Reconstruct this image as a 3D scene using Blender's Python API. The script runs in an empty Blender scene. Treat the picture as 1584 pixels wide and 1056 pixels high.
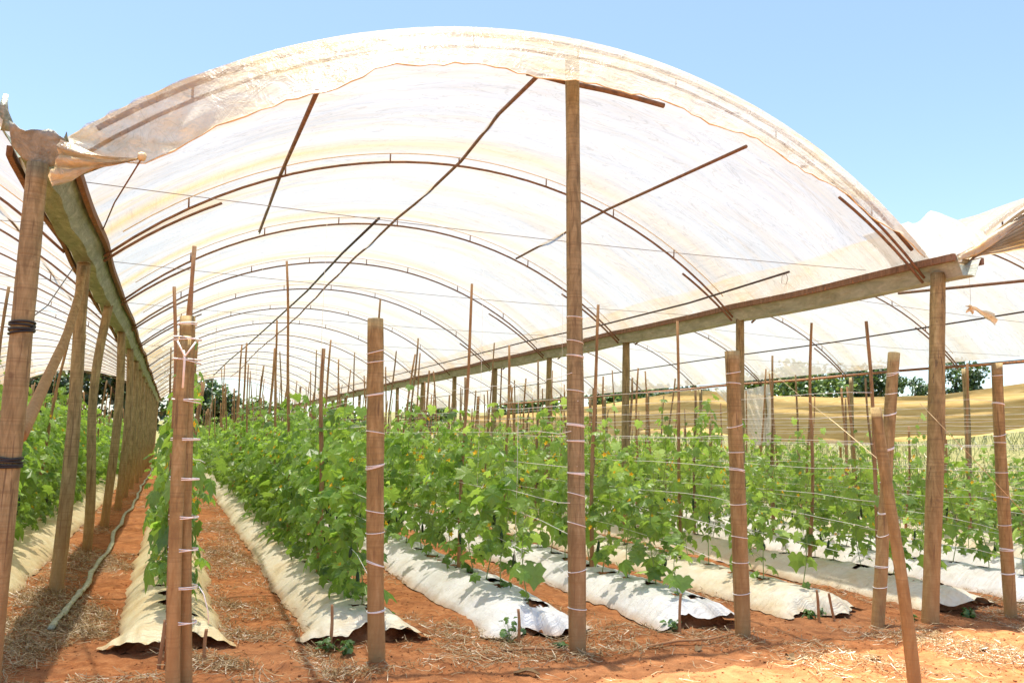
import bpy, math, random
import numpy as np
from mathutils import Vector, Matrix
rad = math.radians
SC = bpy.context.scene
COL = SC.collection

# ------------------------------------------------------------------ camera
def cam_axes(yaw, pitch, roll):
    cy, sy, cp, sp = math.cos(yaw), math.sin(yaw), math.cos(pitch), math.sin(pitch)
    f = Vector((sy*cp, cy*cp, sp)); r = Vector((cy, -sy, 0)); u = r.cross(f)
    cr, sr = math.cos(roll), math.sin(roll)
    return cr*r + sr*u, cr*u - sr*r, f
CR, CU, CF = cam_axes(.388, .120, .025)
CO = Vector((0, 0, 1.6))
cd = bpy.data.cameras.new('camera'); cam = bpy.data.objects.new('camera', cd); COL.objects.link(cam)
cd.sensor_width = 36; cd.lens = 1267/1584*36; cd.clip_start = .05; cd.clip_end = 2000
cam.matrix_world = Matrix(((CR.x, CU.x, -CF.x, CO.x), (CR.y, CU.y, -CF.y, CO.y), (CR.z, CU.z, -CF.z, CO.z), (0, 0, 0, 1)))
SC.camera = cam

# ------------------------------------------------------------------ light
SUN = Vector((-.03, .12, 1)).normalized()
EXPOSURE = 1.41
w = bpy.data.worlds.new('World'); SC.world = w; w.use_nodes = True
nt = w.node_tree; bg = nt.nodes['Background']
sky = nt.nodes.new('ShaderNodeTexSky'); sky.sky_type = 'NISHITA'; sky.sun_disc = False
sky.sun_elevation = math.asin(SUN.z); sky.sun_rotation = math.atan2(SUN.x, SUN.y)
sky.air_density = 1.0; sky.dust_density = 1.0; sky.ozone_density = 2.0
nt.links.new(sky.outputs[0], bg.inputs[0]); bg.inputs[1].default_value = .105
sd = bpy.data.lights.new('sun', 'SUN'); sd.energy = 5.0; sd.angle = rad(.6); sd.color = (1, .95, .86)
so = bpy.data.objects.new('sun', sd); COL.objects.link(so); so.rotation_euler = SUN.to_track_quat('Z', 'Y').to_euler()
so.location = (0, 0, 30)
SC.view_settings.view_transform = 'Standard'; SC.view_settings.look = 'None'
SC.view_settings.exposure = EXPOSURE; SC.view_settings.gamma = 1
cy = SC.cycles
cy.max_bounces = 10; cy.transparent_max_bounces = 24; cy.transmission_bounces = 6; cy.diffuse_bounces = 5
cy.glossy_bounces = 2; cy.sample_clamp_indirect = 6; cy.caustics_reflective = False; cy.caustics_refractive = False
cy.use_denoising = True

# ------------------------------------------------------------------ materials
def new_mat(name):
    m = bpy.data.materials.new(name); m.use_nodes = True
    n = m.node_tree; n.nodes.clear(); out = n.nodes.new('ShaderNodeOutputMaterial')
    return m, n, out
def N(n, t, **kw):
    k = n.nodes.new('ShaderNode'+t)
    for a, v in kw.items():
        if a in ('operation', 'blend_type', 'data_type', 'attribute_name', 'noise_dimensions', 'wave_type', 'bands_direction', 'feature'): setattr(k, a, v)
        else: k.inputs[a.replace('_', ' ')].default_value = v
    return k
def coords(n, scale=(1, 1, 1), kind='Object', rot=(0, 0, 0)):
    tc = N(n, 'TexCoord'); mp = N(n, 'Mapping'); n.links.new(tc.outputs[kind], mp.inputs[0])
    mp.inputs['Scale'].default_value = scale; mp.inputs['Rotation'].default_value = rot
    return mp.outputs[0]
def noise(n, vec, scale, detail=4, rough=.6, dist=0):
    k = N(n, 'TexNoise', Scale=scale, Detail=detail, Roughness=rough, Distortion=dist); n.links.new(vec, k.inputs['Vector']); return k.outputs['Fac']
def ramp(n, fac, stops):
    k = N(n, 'ValToRGB'); cr = k.color_ramp
    while len(cr.elements) < len(stops): cr.elements.new(.5)
    for e, (p, c) in zip(cr.elements, stops):
        e.position = p; e.color = (*c, 1) if len(c) == 3 else c
    n.links.new(fac, k.inputs[0]); return k.outputs[0]
def mix(n, fac, a, b, mode='MIX'):
    k = N(n, 'MixRGB', blend_type=mode)
    for s, v in zip(k.inputs, (fac, a, b)):
        if isinstance(v, (int, float)): s.default_value = v
        elif isinstance(v, tuple): s.default_value = (*v, 1)
        else: n.links.new(v, s)
    return k.outputs[0]
def math_(n, op, a, b=None, c=None):
    k = N(n, 'Math', operation=op)
    for s, v in zip(k.inputs, (a, b, c)):
        if v is None: continue
        if isinstance(v, (int, float)): s.default_value = v
        else: n.links.new(v, s)
    return k.outputs[0]
def bump(n, h, strength, dist=.01):
    k = N(n, 'Bump', Strength=strength, Distance=dist); n.links.new(h, k.inputs['Height']); return k.outputs[0]
def principled(n, out, col, rough=.7, nrm=None, **kw):
    p = N(n, 'BsdfPrincipled')
    if isinstance(col, tuple): p.inputs['Base Color'].default_value = (*col, 1)
    else: n.links.new(col, p.inputs['Base Color'])
    if isinstance(rough, float): p.inputs['Roughness'].default_value = rough
    else: n.links.new(rough, p.inputs['Roughness'])
    if nrm: n.links.new(nrm, p.inputs['Normal'])
    for k, v in kw.items(): p.inputs[k.replace('_', ' ')].default_value = v
    n.links.new(p.outputs[0], out.inputs[0]); return p

def wood(name, a, b, c, stain=(.50, .20, .07), stain_bounce_h=1.2, bands=1.0):
    m, n, o = new_mat(name)
    oi = N(n, 'ObjectInfo')
    v = coords(n, (1, 1, 1))
    seed = math_(n, 'MULTIPLY', oi.outputs['Random'], 37.0)
    add = N(n, 'VectorMath', operation='ADD'); n.links.new(v, add.inputs[0]); n.links.new(seed, add.inputs[1]); v2 = add.outputs[0]
    mp = N(n, 'Mapping'); n.links.new(v2, mp.inputs[0]); mp.inputs['Scale'].default_value = (7, 7, 1.6)
    mp2 = N(n, 'Mapping'); n.links.new(v2, mp2.inputs[0]); mp2.inputs['Scale'].default_value = (.8, .8, 26)
    f1 = noise(n, mp.outputs[0], 3, 6, .65, .6); f2 = noise(n, mp2.outputs[0], 1.4, 3, .6)
    col = ramp(n, f1, [(.25, a), (.5, b), (.75, c)])
    col = mix(n, math_(n, 'MULTIPLY', ramp(n, f2, [(.45, (0, 0, 0)), (.68, (1, 1, 1))]), .30*bands), col, tuple(x*.55 for x in b))
    mp3 = N(n, 'Mapping'); n.links.new(v2, mp3.inputs[0]); mp3.inputs['Scale'].default_value = (22, 22, .9)
    f7 = noise(n, mp3.outputs[0], 1.6, 4, .6, .3); col = mix(n, math_(n, 'MULTIPLY', ramp(n, f7, [(.60, (0, 0, 0)), (.67, (1, 1, 1))]), .65), col, (.07, .04, .02))
    mp4 = N(n, 'Mapping'); n.links.new(v2, mp4.inputs[0]); mp4.inputs['Scale'].default_value = (.9, .9, 60)
    f8 = noise(n, mp4.outputs[0], 1.2, 2, .5, .3); col = mix(n, math_(n, 'MULTIPLY', ramp(n, f8, [(.56, (0, 0, 0)), (.64, (1, 1, 1))]), .38*bands), col, (.16, .10, .045))
    f3 = noise(n, v2, 7, 3); knots = ramp(n, f3, [(.66, (0, 0, 0)), (.72, (1, 1, 1))])
    col = mix(n, math_(n, 'MULTIPLY', knots, .45), col, (.10, .05, .025))
    sep = N(n, 'SeparateXYZ'); n.links.new(v, sep.inputs[0])
    mr = N(n, 'MapRange'); n.links.new(math_(n, 'ADD', sep.outputs[2], math_(n, 'MULTIPLY', f1, .5)), mr.inputs[0])
    mr.inputs[1].default_value = .25; mr.inputs[2].default_value = stain_bounce_h+.25; mr.inputs[3].default_value = .6; mr.inputs[4].default_value = 0
    col = mix(n, mr.outputs[0], col, stain)  # soil stain plus orange light bounced off the ground, both in the base colour
    hh = math_(n, 'ADD', f1, math_(n, 'MULTIPLY', f2, .6))
    principled(n, o, col, .8, bump(n, hh, .5, .012)); return m

def plain(name, col, rough=.6, var=.25, scale=8, bmp=.2, metal=0, sc=(1, 1, 1), **kw):
    m, n, o = new_mat(name); v = coords(n, sc)
    f = noise(n, v, scale, 5)
    c = ramp(n, f, [(.3, tuple(x*(1-var) for x in col)), (.7, tuple(min(1, x*(1+var)) for x in col))])
    principled(n, o, c, rough, bump(n, f, bmp, .01), Metallic=metal, **kw); return m

def film(name, white=(.56, .535, .49), yellow=(.68, .44, .13), clear=.35, hoops=True, ymul=1.0, stripe=(.10, 1.1, .10), gloss=.07, y0=6.13, diffuse=.47, lo=.50, hi=.72):
    """thin polythene sheet: part clear, part milky"""
    m, n, o = new_mat(name)
    v = coords(n, stripe); f1 = noise(n, v, 1.6, 5, .6, .5)
    v2 = coords(n, (.5, 5.5, .5), rot=(0, 0, .16)); f2 = noise(n, v2, 1.8, 6, .65, .8)
    v3 = coords(n, (1, 1, 1)); f3 = noise(n, v3, .35, 3)
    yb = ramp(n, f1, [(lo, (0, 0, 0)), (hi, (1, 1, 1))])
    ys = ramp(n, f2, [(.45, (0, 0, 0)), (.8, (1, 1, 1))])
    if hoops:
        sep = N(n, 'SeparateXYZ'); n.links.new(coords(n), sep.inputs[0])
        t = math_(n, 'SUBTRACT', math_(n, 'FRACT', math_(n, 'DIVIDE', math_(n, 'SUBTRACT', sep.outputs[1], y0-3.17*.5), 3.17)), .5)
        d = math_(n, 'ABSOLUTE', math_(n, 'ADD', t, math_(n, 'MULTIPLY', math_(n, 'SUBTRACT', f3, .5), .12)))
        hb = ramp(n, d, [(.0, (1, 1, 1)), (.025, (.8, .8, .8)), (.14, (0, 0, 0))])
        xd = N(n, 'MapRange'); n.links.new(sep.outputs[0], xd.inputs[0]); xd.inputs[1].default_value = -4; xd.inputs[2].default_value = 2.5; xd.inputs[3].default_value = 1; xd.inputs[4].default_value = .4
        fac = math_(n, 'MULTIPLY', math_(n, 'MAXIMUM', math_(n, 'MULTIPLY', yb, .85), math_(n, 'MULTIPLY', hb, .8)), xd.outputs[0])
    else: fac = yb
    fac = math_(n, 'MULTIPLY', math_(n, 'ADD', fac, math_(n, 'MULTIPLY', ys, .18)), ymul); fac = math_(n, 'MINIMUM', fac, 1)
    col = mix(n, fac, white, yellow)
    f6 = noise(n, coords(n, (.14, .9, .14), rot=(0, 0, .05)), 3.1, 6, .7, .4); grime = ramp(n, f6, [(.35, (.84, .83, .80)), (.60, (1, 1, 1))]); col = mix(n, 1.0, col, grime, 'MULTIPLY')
    fold = noise(n, coords(n, (5, .7, 5), rot=(0, 0, .1)), 1.3, 4, .6, .5)
    if hoops: fold = math_(n, 'MULTIPLY', fold, math_(n, 'ADD', hb, .25))
    f9 = noise(n, coords(n, (.7, 3.2, .7), rot=(0, 0, .32)), 1.5, 4, .55, 1.4)
    crease = ramp(n, f9, [(.485, (1, 1, 1)), (.50, (.80, .78, .74)), (.515, (1, 1, 1))]); col = mix(n, 1.0, col, crease, 'MULTIPLY')
    nr = bump(n, math_(n, 'ADD', f2, fold), .8, .05)
    tl = N(n, 'BsdfTranslucent'); n.links.new(col, tl.inputs[0]); n.links.new(nr, tl.inputs['Normal'])
    df = N(n, 'BsdfDiffuse'); n.links.new(col, df.inputs[0]); n.links.new(nr, df.inputs['Normal'])
    tr = N(n, 'BsdfTransparent'); n.links.new(mix(n, .6, col, (1, 1, 1)), tr.inputs[0])
    gl = N(n, 'BsdfGlossy', Roughness=.22); n.links.new(nr, gl.inputs['Normal'])
    m1 = N(n, 'MixShader', Fac=diffuse); n.links.new(tl.outputs[0], m1.inputs[1]); n.links.new(df.outputs[0], m1.inputs[2])
    m2 = N(n, 'MixShader'); n.links.new(m1.outputs[0], m2.inputs[1]); n.links.new(tr.outputs[0], m2.inputs[2])
    cf = math_(n, 'MULTIPLY', math_(n, 'SUBTRACT', 1.25, math_(n, 'ADD', math_(n, 'MULTIPLY', fac, .5), math_(n, 'MULTIPLY', f2, .5))), clear)
    n.links.new(cf, m2.inputs[0])
    m3 = N(n, 'MixShader', Fac=gloss); n.links.new(m2.outputs[0], m3.inputs[1]); n.links.new(gl.outputs[0], m3.inputs[2])
    n.links.new(m3.outputs[0], o.inputs[0]); return m

def mulch(name, base, dirt, amount):
    m, n, o = new_mat(name)
    v = coords(n, (1.5, 1, 2)); f = noise(n, v, 2.2, 6, .65, .6); f2 = noise(n, coords(n), 26, 4, .7)
    f4 = noise(n, coords(n, (1, 1, 1)), 7, 5, .7)
    c = mix(n, math_(n, 'MULTIPLY', ramp(n, f, [(.40, (0, 0, 0)), (.68, (1, 1, 1))]), amount), base, dirt)
    c = mix(n, math_(n, 'MULTIPLY', ramp(n, f2, [(.62, (0, 0, 0)), (.78, (1, 1, 1))]), .55), c, (.34, .17, .08))
    sep = N(n, 'SeparateXYZ'); n.links.new(coords(n), sep.inputs[0])
    edge = N(n, 'MapRange'); n.links.new(math_(n, 'ADD', sep.outputs[2], math_(n, 'MULTIPLY', f4, .08)), edge.inputs[0])
    edge.inputs[1].default_value = .04; edge.inputs[2].default_value = .11; edge.inputs[3].default_value = .7; edge.inputs[4].default_value = 0
    c = mix(n, edge.outputs[0], c, (.48, .27, .12))
    w1 = noise(n, coords(n, (2, 30, 2), rot=(0, 0, .2)), 1.5, 4, .6, 1.2); w2 = noise(n, coords(n, (25, 8, 5), rot=(0, 0, .5)), 1.3, 3, .6, 1.0)
    w3 = noise(n, coords(n, (1.2, 62, 1.2), rot=(0, 0, .12)), 1.0, 2, .5, .7)
    h = math_(n, 'ADD', math_(n, 'ADD', w1, math_(n, 'MULTIPLY', w3, .8)), math_(n, 'MULTIPLY', w2, .5))
    principled(n, o, c, .30, bump(n, h, .75, .02), Specular_IOR_Level=.45); return m

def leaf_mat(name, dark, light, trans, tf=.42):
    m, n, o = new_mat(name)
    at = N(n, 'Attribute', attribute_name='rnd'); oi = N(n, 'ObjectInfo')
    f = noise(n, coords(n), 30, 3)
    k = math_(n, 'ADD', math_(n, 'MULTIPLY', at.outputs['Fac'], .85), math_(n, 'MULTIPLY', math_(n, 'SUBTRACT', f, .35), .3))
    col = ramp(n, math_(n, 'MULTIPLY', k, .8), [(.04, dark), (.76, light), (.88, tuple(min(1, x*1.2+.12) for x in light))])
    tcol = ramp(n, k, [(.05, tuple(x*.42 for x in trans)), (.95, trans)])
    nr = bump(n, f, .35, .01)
    p = N(n, 'BsdfPrincipled', Roughness=.36); n.links.new(col, p.inputs['Base Color']); n.links.new(nr, p.inputs['Normal'])
    p.inputs['Specular IOR Level'].default_value = .75
    tl = N(n, 'BsdfTranslucent'); n.links.new(tcol, tl.inputs[0])
    mx = N(n, 'MixShader', Fac=tf); n.links.new(p.outputs[0], mx.inputs[1]); n.links.new(tl.outputs[0], mx.inputs[2])
    n.links.new(mx.outputs[0], o.inputs[0]); return m

M = {}
M['post'] = wood('weathered_post_wood', (.12, .092, .038), (.29, .225, .105), (.46, .37, .19), stain=(.47, .235, .085), stain_bounce_h=1.1)
M['endpost'] = wood('end_post_wood', (.15, .10, .035), (.32, .225, .085), (.50, .37, .17), stain=(.46, .235, .085), stain_bounce_h=1.3)
M['stake'] = wood('stake_wood', (.20, .11, .045), (.36, .215, .10), (.48, .32, .17), stain_bounce_h=.6, bands=.4)
M['stakegrey'] = wood('grey_stake_wood', (.14, .09, .04), (.26, .175, .09), (.38, .28, .16), stain_bounce_h=.6, bands=.4)
M['rail'] = wood('rail_wood', (.10, .055, .03), (.20, .11, .06), (.32, .19, .11), stain_bounce_h=0.01, bands=.1)
M['pipe'] = plain('rusty_pipe', (.20, .11, .065), .6, .45, 14, .3)
M['pipedark'] = plain('dark_hose_pipe', (.05, .035, .03), .5, .3, 10, .1)
M['ribtan'] = plain('sun_bleached_rib', (.74, .62, .40), .7, .2, 10, .2)
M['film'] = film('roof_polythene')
M['flap'] = film('hanging_flap_polythene', white=(.82, .79, .71), yellow=(.80, .61, .30), clear=.50, hoops=False, stripe=(.35, .6, 2.6), gloss=.03, diffuse=.70, lo=.42, hi=.7, ymul=.9)
M['thinflap'] = film('thin_loose_polythene', white=(.90, .88, .84), yellow=(.88, .76, .52), clear=.34, hoops=False, gloss=.04, diffuse=.6)
M['curtain'] = film('curtain_polythene', white=(.93, .90, .82), yellow=(.85, .70, .42), clear=.3, hoops=False, gloss=.03, diffuse=.5)
M['bunch'] = film('bunched_polythene', white=(.92, .85, .68), yellow=(.86, .64, .30), clear=.10, hoops=False, stripe=(.8, .8, 3), gloss=.08, diffuse=.65, lo=.35, hi=.65)
M['tanfront'] = film('tan_pleated_polythene', white=(.72, .60, .42), yellow=(.62, .42, .18), clear=.06, hoops=False, stripe=(.8, .8, 3), gloss=.1, diffuse=.5, lo=.3, hi=.6)
M['hem'] = plain('yellowed_hem', (.70, .58, .36), .5, .3, 12, .3)
M['wire'] = plain('steel_wire', (.22, .2, .18), .5, .1, 5, 0)
M['string'] = plain('white_twine', (.85, .84, .80), .6, .08, 20, .1)
M['yellowtwine'] = plain('old_twine', (.62, .48, .26), .7, .2, 20, .1)
M['rubber'] = plain('black_rubber_tie', (.012, .012, .013), .45, .3, 30, .3)
M['mulch_cream'] = mulch('cream_mulch_film', (.82, .71, .44), (.74, .52, .24), .8)
M['mulch_white'] = mulch('white_mulch_film', (.82, .82, .80), (.66, .54, .36), .4)
M['mulch_mixed'] = mulch('stained_mulch_film', (.82, .76, .60), (.72, .53, .28), .7)
M['hose'] = plain('flat_hose', (.36, .37, .25), .5, .45, 9, .5)
M['cut'] = plain('cut_log_end', (.52, .40, .25), .8, .3, 30, .3)
M['yellow'] = plain('yellow_petals', (.90, .60, .01), .6, .1, 10, 0)
M['fruit'] = plain('cucumber_skin', (.018, .055, .014), .4, .4, 30, .5)
M['stem'] = plain('vine_stem', (.22, .32, .09), .6, .3, 20, .1)
M['leaf'] = leaf_mat('cucumber_leaf', (.038, .118, .034), (.27, .475, .072), (.54, .88, .11), .50)
M['leafyoung'] = leaf_mat('young_leaf', (.048, .145, .040), (.32, .53, .085), (.60, .90, .13), .50)
M['treeleaf'] = leaf_mat('tree_leaf', (.03, .06, .025), (.11, .17, .06), (.12, .22, .04), .25)
M['treelight'] = leaf_mat('light_tree_leaf', (.06, .11, .025), (.15, .22, .05), (.24, .34, .06), .3)
M['bark'] = plain('tree_bark', (.12, .09, .06), .9, .4, 6, .6)
M['straw'] = leaf_mat('dry_straw', (.26, .16, .07), (.62, .47, .25), (.40, .30, .15), .2)
M['grass'] = leaf_mat('field_grass', (.07, .12, .03), (.33, .31, .14), (.27, .31, .10), .35)
M['weed'] = leaf_mat('weed_leaf', (.05, .13, .03), (.14, .28, .06), (.25, .45, .08), .35)
M['blue'] = plain('blue_plastic', (.04, .09, .22), .5, .2, 6, .1)
M['greycloth'] = plain('grey_cloth', (.55, .57, .6), .8, .2, 10, .3)

def soil_mat(name, ridge=False):
    m, n, o = new_mat(name)
    v = coords(n); f1 = noise(n, v, .9, 6, .6); f2 = noise(n, v, 9, 8, .7); f3 = noise(n, v, 60, 4, .75); f5 = noise(n, v, 2.7, 6, .7)
    c = ramp(n, f2, [(.30, (.20, .065, .025)), (.48, (.39, .145, .050)), (.66, (.56, .250, .100))])
    c = mix(n, math_(n, 'MULTIPLY', ramp(n, f1, [(.38, (0, 0, 0)), (.66, (1, 1, 1))]), .5), c, (.52, .25, .115))
    c = mix(n, math_(n, 'MULTIPLY', ramp(n, f5, [(.46, (0, 0, 0)), (.66, (1, 1, 1))]), .7), c, (.22, .095, .042))
    c = mix(n, math_(n, 'MULTIPLY', ramp(n, f3, [(.60, (0, 0, 0)), (.72, (1, 1, 1))]), .5), c, (.62, .40, .22))
    if not ridge:
        sep = N(n, 'SeparateXYZ'); n.links.new(v, sep.inputs[0])
        g = N(n, 'MapRange'); n.links.new(math_(n, 'ADD', sep.outputs[0], math_(n, 'MULTIPLY', math_(n, 'SUBTRACT', f1, .5), 6)), g.inputs[0])
        g.inputs[1].default_value = 13.5; g.inputs[2].default_value = 17.5
        g2 = N(n, 'MapRange'); n.links.new(math_(n, 'ADD', sep.outputs[1], math_(n, 'MULTIPLY', f1, 4)), g2.inputs[0])
        g2.inputs[1].default_value = 57; g2.inputs[2].default_value = 61
        gc = ramp(n, f2, [(.3, (.09, .10, .035)), (.52, (.20, .19, .075)), (.7, (.34, .28, .15))])
        c = mix(n, math_(n, 'MAXIMUM', g.outputs[0], g2.outputs[0]), c, gc)
    h = math_(n, 'ADD', math_(n, 'MULTIPLY', f2, .7), math_(n, 'MULTIPLY', f3, .35))
    principled(n, o, c, .95, bump(n, h, .95, .035), Specular_IOR_Level=.1); return m
M['soil'] = soil_mat('red_soil'); M['ridge'] = soil_mat('ridge_soil', True)

def galv(name, a, b, c):
    m, n, o = new_mat(name); f = noise(n, coords(n, (3, 1.2, 3)), 3.2, 6, .7, .8); f2 = noise(n, coords(n, (12, 1.5, 12)), 3, 5, .7)
    col = ramp(n, f, [(.3, a), (.52, b), (.72, c)])
    col = mix(n, math_(n, 'MULTIPLY', ramp(n, f2, [(.58, (0, 0, 0)), (.7, (1, 1, 1))]), .6), col, (.30, .19, .09))
    principled(n, o, col, .42, bump(n, math_(n, 'ADD', f, f2), .6, .02), Metallic=.25); return m
M['gutgreen'] = galv('algae_stained_sheet_metal', (.13, .16, .10), (.27, .31, .22), (.50, .52, .42))
M['lip'] = galv('rust_stained_sheet_metal', (.16, .16, .12), (.30, .30, .235), (.48, .48, .40))
M['gutgrey'] = galv('galvanised_sheet_metal', (.26, .29, .23), (.42, .44, .38), (.60, .62, .56))
m_, n_, o_ = new_mat('orange_shade_net')
f_ = noise(n_, coords(n_, (.3, .45, 6)), 2.4, 6, .7, .9)
c_ = ramp(n_, f_, [(.3, (.54, .34, .12)), (.55, (.74, .52, .22)), (.75, (.84, .66, .35))])
d_ = N(n_, 'BsdfDiffuse'); n_.links.new(c_, d_.inputs[0]); t_ = N(n_, 'BsdfTranslucent'); n_.links.new(c_, t_.inputs[0])
x_ = N(n_, 'MixShader', Fac=.45); n_.links.new(d_.outputs[0], x_.inputs[1]); n_.links.new(t_.outputs[0], x_.inputs[2]); n_.links.new(x_.outputs[0], o_.inputs[0])
M['net'] = m_

# ------------------------------------------------------------------ object helpers
def tag(o, label=None, cat=None, group=None, kind=None):
    if label: o['label'] = label
    if cat: o['category'] = cat
    if group: o['group'] = group
    if kind: o['kind'] = kind
    return o
def empty(name, loc=(0, 0, 0), label=None, cat=None, group=None):
    o = bpy.data.objects.new(name, None); COL.objects.link(o); o.location = loc; o.empty_display_size = .1
    return tag(o, label, cat, group)
class MB:
    def __init__(s): s.v = []; s.f = []; s.r = []
    def add(s, vs, fs, r=.5):
        k = len(s.v); s.v += [tuple(p) for p in vs]; s.f += [tuple(i+k for i in f) for f in fs]; s.r += [r]*len(vs); return s
    def build(s, name, mat, parent=None, loc=None, smooth=True, rnd=False):
        me = bpy.data.meshes.new(name); me.from_pydata(s.v, [], s.f)
        if smooth: me.polygons.foreach_set('use_smooth', [True]*len(me.polygons))
        if rnd:
            a = me.attributes.new('rnd', 'FLOAT', 'POINT'); a.data.foreach_set('value', s.r)
        if mat: me.materials.append(mat)
        me.update()
        o = bpy.data.objects.new(name, me); COL.objects.link(o)
        if parent is not None: o.parent = parent
        if loc is not None: o.location = loc
        return o
def np_mesh(name, V, F, mat, R=None, smooth=True):
    """V (n,3), F (m,k) arrays -> one mesh object"""
    me = bpy.data.meshes.new(name); nv, (nf, k) = len(V), F.shape
    me.vertices.add(nv); me.vertices.foreach_set('co', V.astype(np.float32).ravel())
    me.loops.add(nf*k); me.loops.foreach_set('vertex_index', F.astype(np.int32).ravel())
    me.polygons.add(nf); me.polygons.foreach_set('loop_start', np.arange(0, nf*k, k, dtype=np.int32))
    me.polygons.foreach_set('loop_total', np.full(nf, k, dtype=np.int32))
    me.polygons.foreach_set('use_smooth', np.full(nf, smooth))
    if R is not None:
        a = me.attributes.new('rnd', 'FLOAT', 'POINT'); a.data.foreach_set('value', R.astype(np.float32))
    me.materials.append(mat); me.update(calc_edges=True); me.validate()
    o = bpy.data.objects.new(name, me); COL.objects.link(o); return o
def tube(mb, pts, rad_, n=8, cap=True, jit=0, rng=random, r=.5, flat=1):
    P = [Vector(p) for p in pts]; k = len(P)
    if not hasattr(rad_, '__len__'): rad_ = [rad_]*k
    t0 = (P[1]-P[0]).normalized(); a = Vector((1, 0, 0)) if abs(t0.x) < .8 else Vector((0, 1, 0))
    nx = (a - t0*a.dot(t0)).normalized(); vs = []; fs = []
    for i in range(k):
        t = ((P[min(i+1, k-1)]-P[max(i-1, 0)])).normalized()
        nx = (nx - t*nx.dot(t)).normalized(); ny = t.cross(nx)
        for j in range(n):
            g = 2*math.pi*j/n; rr = rad_[i]*(1+(rng.uniform(-jit, jit) if jit else 0))
            vs.append(P[i]+nx*(rr*math.cos(g))+ny*(rr*math.sin(g)*flat))
    for i in range(k-1):
        for j in range(n):
            fs.append((i*n+j, i*n+(j+1) % n, (i+1)*n+(j+1) % n, (i+1)*n+j))
    if cap: fs.append(tuple(range(n))[::-1]); fs.append(tuple((k-1)*n+j for j in range(n)))
    return mb.add(vs, fs, r)
def box(mb, a, b):
    x0, y0, z0 = a; x1, y1, z1 = b
    return mb.add([(x0, y0, z0), (x1, y0, z0), (x1, y1, z0), (x0, y1, z0), (x0, y0, z1), (x1, y0, z1), (x1, y1, z1), (x0, y1, z1)],
                  [(0, 3, 2, 1), (4, 5, 6, 7), (0, 1, 5, 4), (1, 2, 6, 5), (2, 3, 7, 6), (3, 0, 4, 7)])
def sstep(a, b, x):
    t = min(1, max(0, (x-a)/(b-a))); return t*t*(3-2*t)
def ssn(a, b, x):
    t = np.clip((x-a)/(b-a), 0, 1); return t*t*(3-2*t)
_rs = np.random.RandomState(5); _W = [(_rs.uniform(.6, 1.6), _rs.uniform(0, 6.28), _rs.uniform(0, 6.28)) for _ in range(40)]
def wob(x, y, f, k=5, s=0):
    """cheap smooth noise, about -1..1"""
    r = 0
    for i in range(k):
        w_, p, q = _W[(i+s*7) % 40]; a = q*1.7+i*2.4
        r = r + np.sin((x*math.cos(a)+y*math.sin(a))*f*w_*(1+.35*i)+p)/(1+.3*i)
    return r/2.2
ORD = ['first', 'second', 'third', 'fourth', 'fifth', 'sixth', 'seventh', 'eighth', 'ninth', 'tenth', 'eleventh', 'twelfth', 'thirteenth', 'fourteenth', 'fifteenth', 'sixteenth', 'seventeenth', 'eighteenth', 'nineteenth', 'twentieth']
TENS = ['', '', 'twenty', 'thirty', 'forty', 'fifty']
def ordn(i):
    if i < 20: return ORD[i]
    k = i+1; return (TENS[k//10]+'-'+ORD[k % 10-1]) if k % 10 else TENS[k//10][:-1]+'ieth'
def proj(p):
    d = Vector(p)-CO; z = d.dot(CF)
    if z < .2: return None
    return (792+1267*d.dot(CR)/z, 528-1267*d.dot(CU)/z, z)

Y0, D = 6.13, 3.17
XL, XR, XG = -.96, 7.27, 15.56

# ------------------------------------------------------------------ terrain
def gh(x, y):
    """ground height"""
    near = wob(x, y, 2.3, 5)*.022 + wob(x, y, 9, 5, 2)*.012 + wob(x, y, 21, 6, 3)*.009
    hill = ssn(17, 30, x+0*y)*2.3 + ssn(30, 90, x+0*y)*3.2 + ssn(58, 120, y+0*x)*3
    far = wob(x, y, .18, 4, 1)*.25*ssn(16, 26, x+0*y)
    return near+hill+far
def gz(x, y): return float(gh(np.array(float(x)), np.array(float(y))))
xs = np.concatenate([np.arange(-220, -20, 20), np.arange(-20, -3, 1), np.arange(-3, 9, .05), np.arange(9, 20, .4), np.arange(20, 60, 2), np.arange(60, 620, 20)])
ys = np.concatenate([np.arange(-60, 0, 10), np.arange(0, 3, .5), np.arange(3, 8.5, .05), np.arange(8.5, 16, .15), np.arange(16, 60, .7), np.arange(60, 120, 4), np.arange(120, 900, 30)])
GX, GY = np.meshgrid(xs, ys); GZ = gh(GX, GY)
nx_, ny_ = len(xs), len(ys)
ii = (np.arange(ny_-1)[:, None]*nx_+np.arange(nx_-1)[None, :]).ravel()
g = np_mesh('ground', np.stack([GX.ravel(), GY.ravel(), GZ.ravel()], 1), np.stack([ii, ii+1, ii+nx_+1, ii+nx_], 1), M['soil'])
tag(g, kind='structure')

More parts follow.
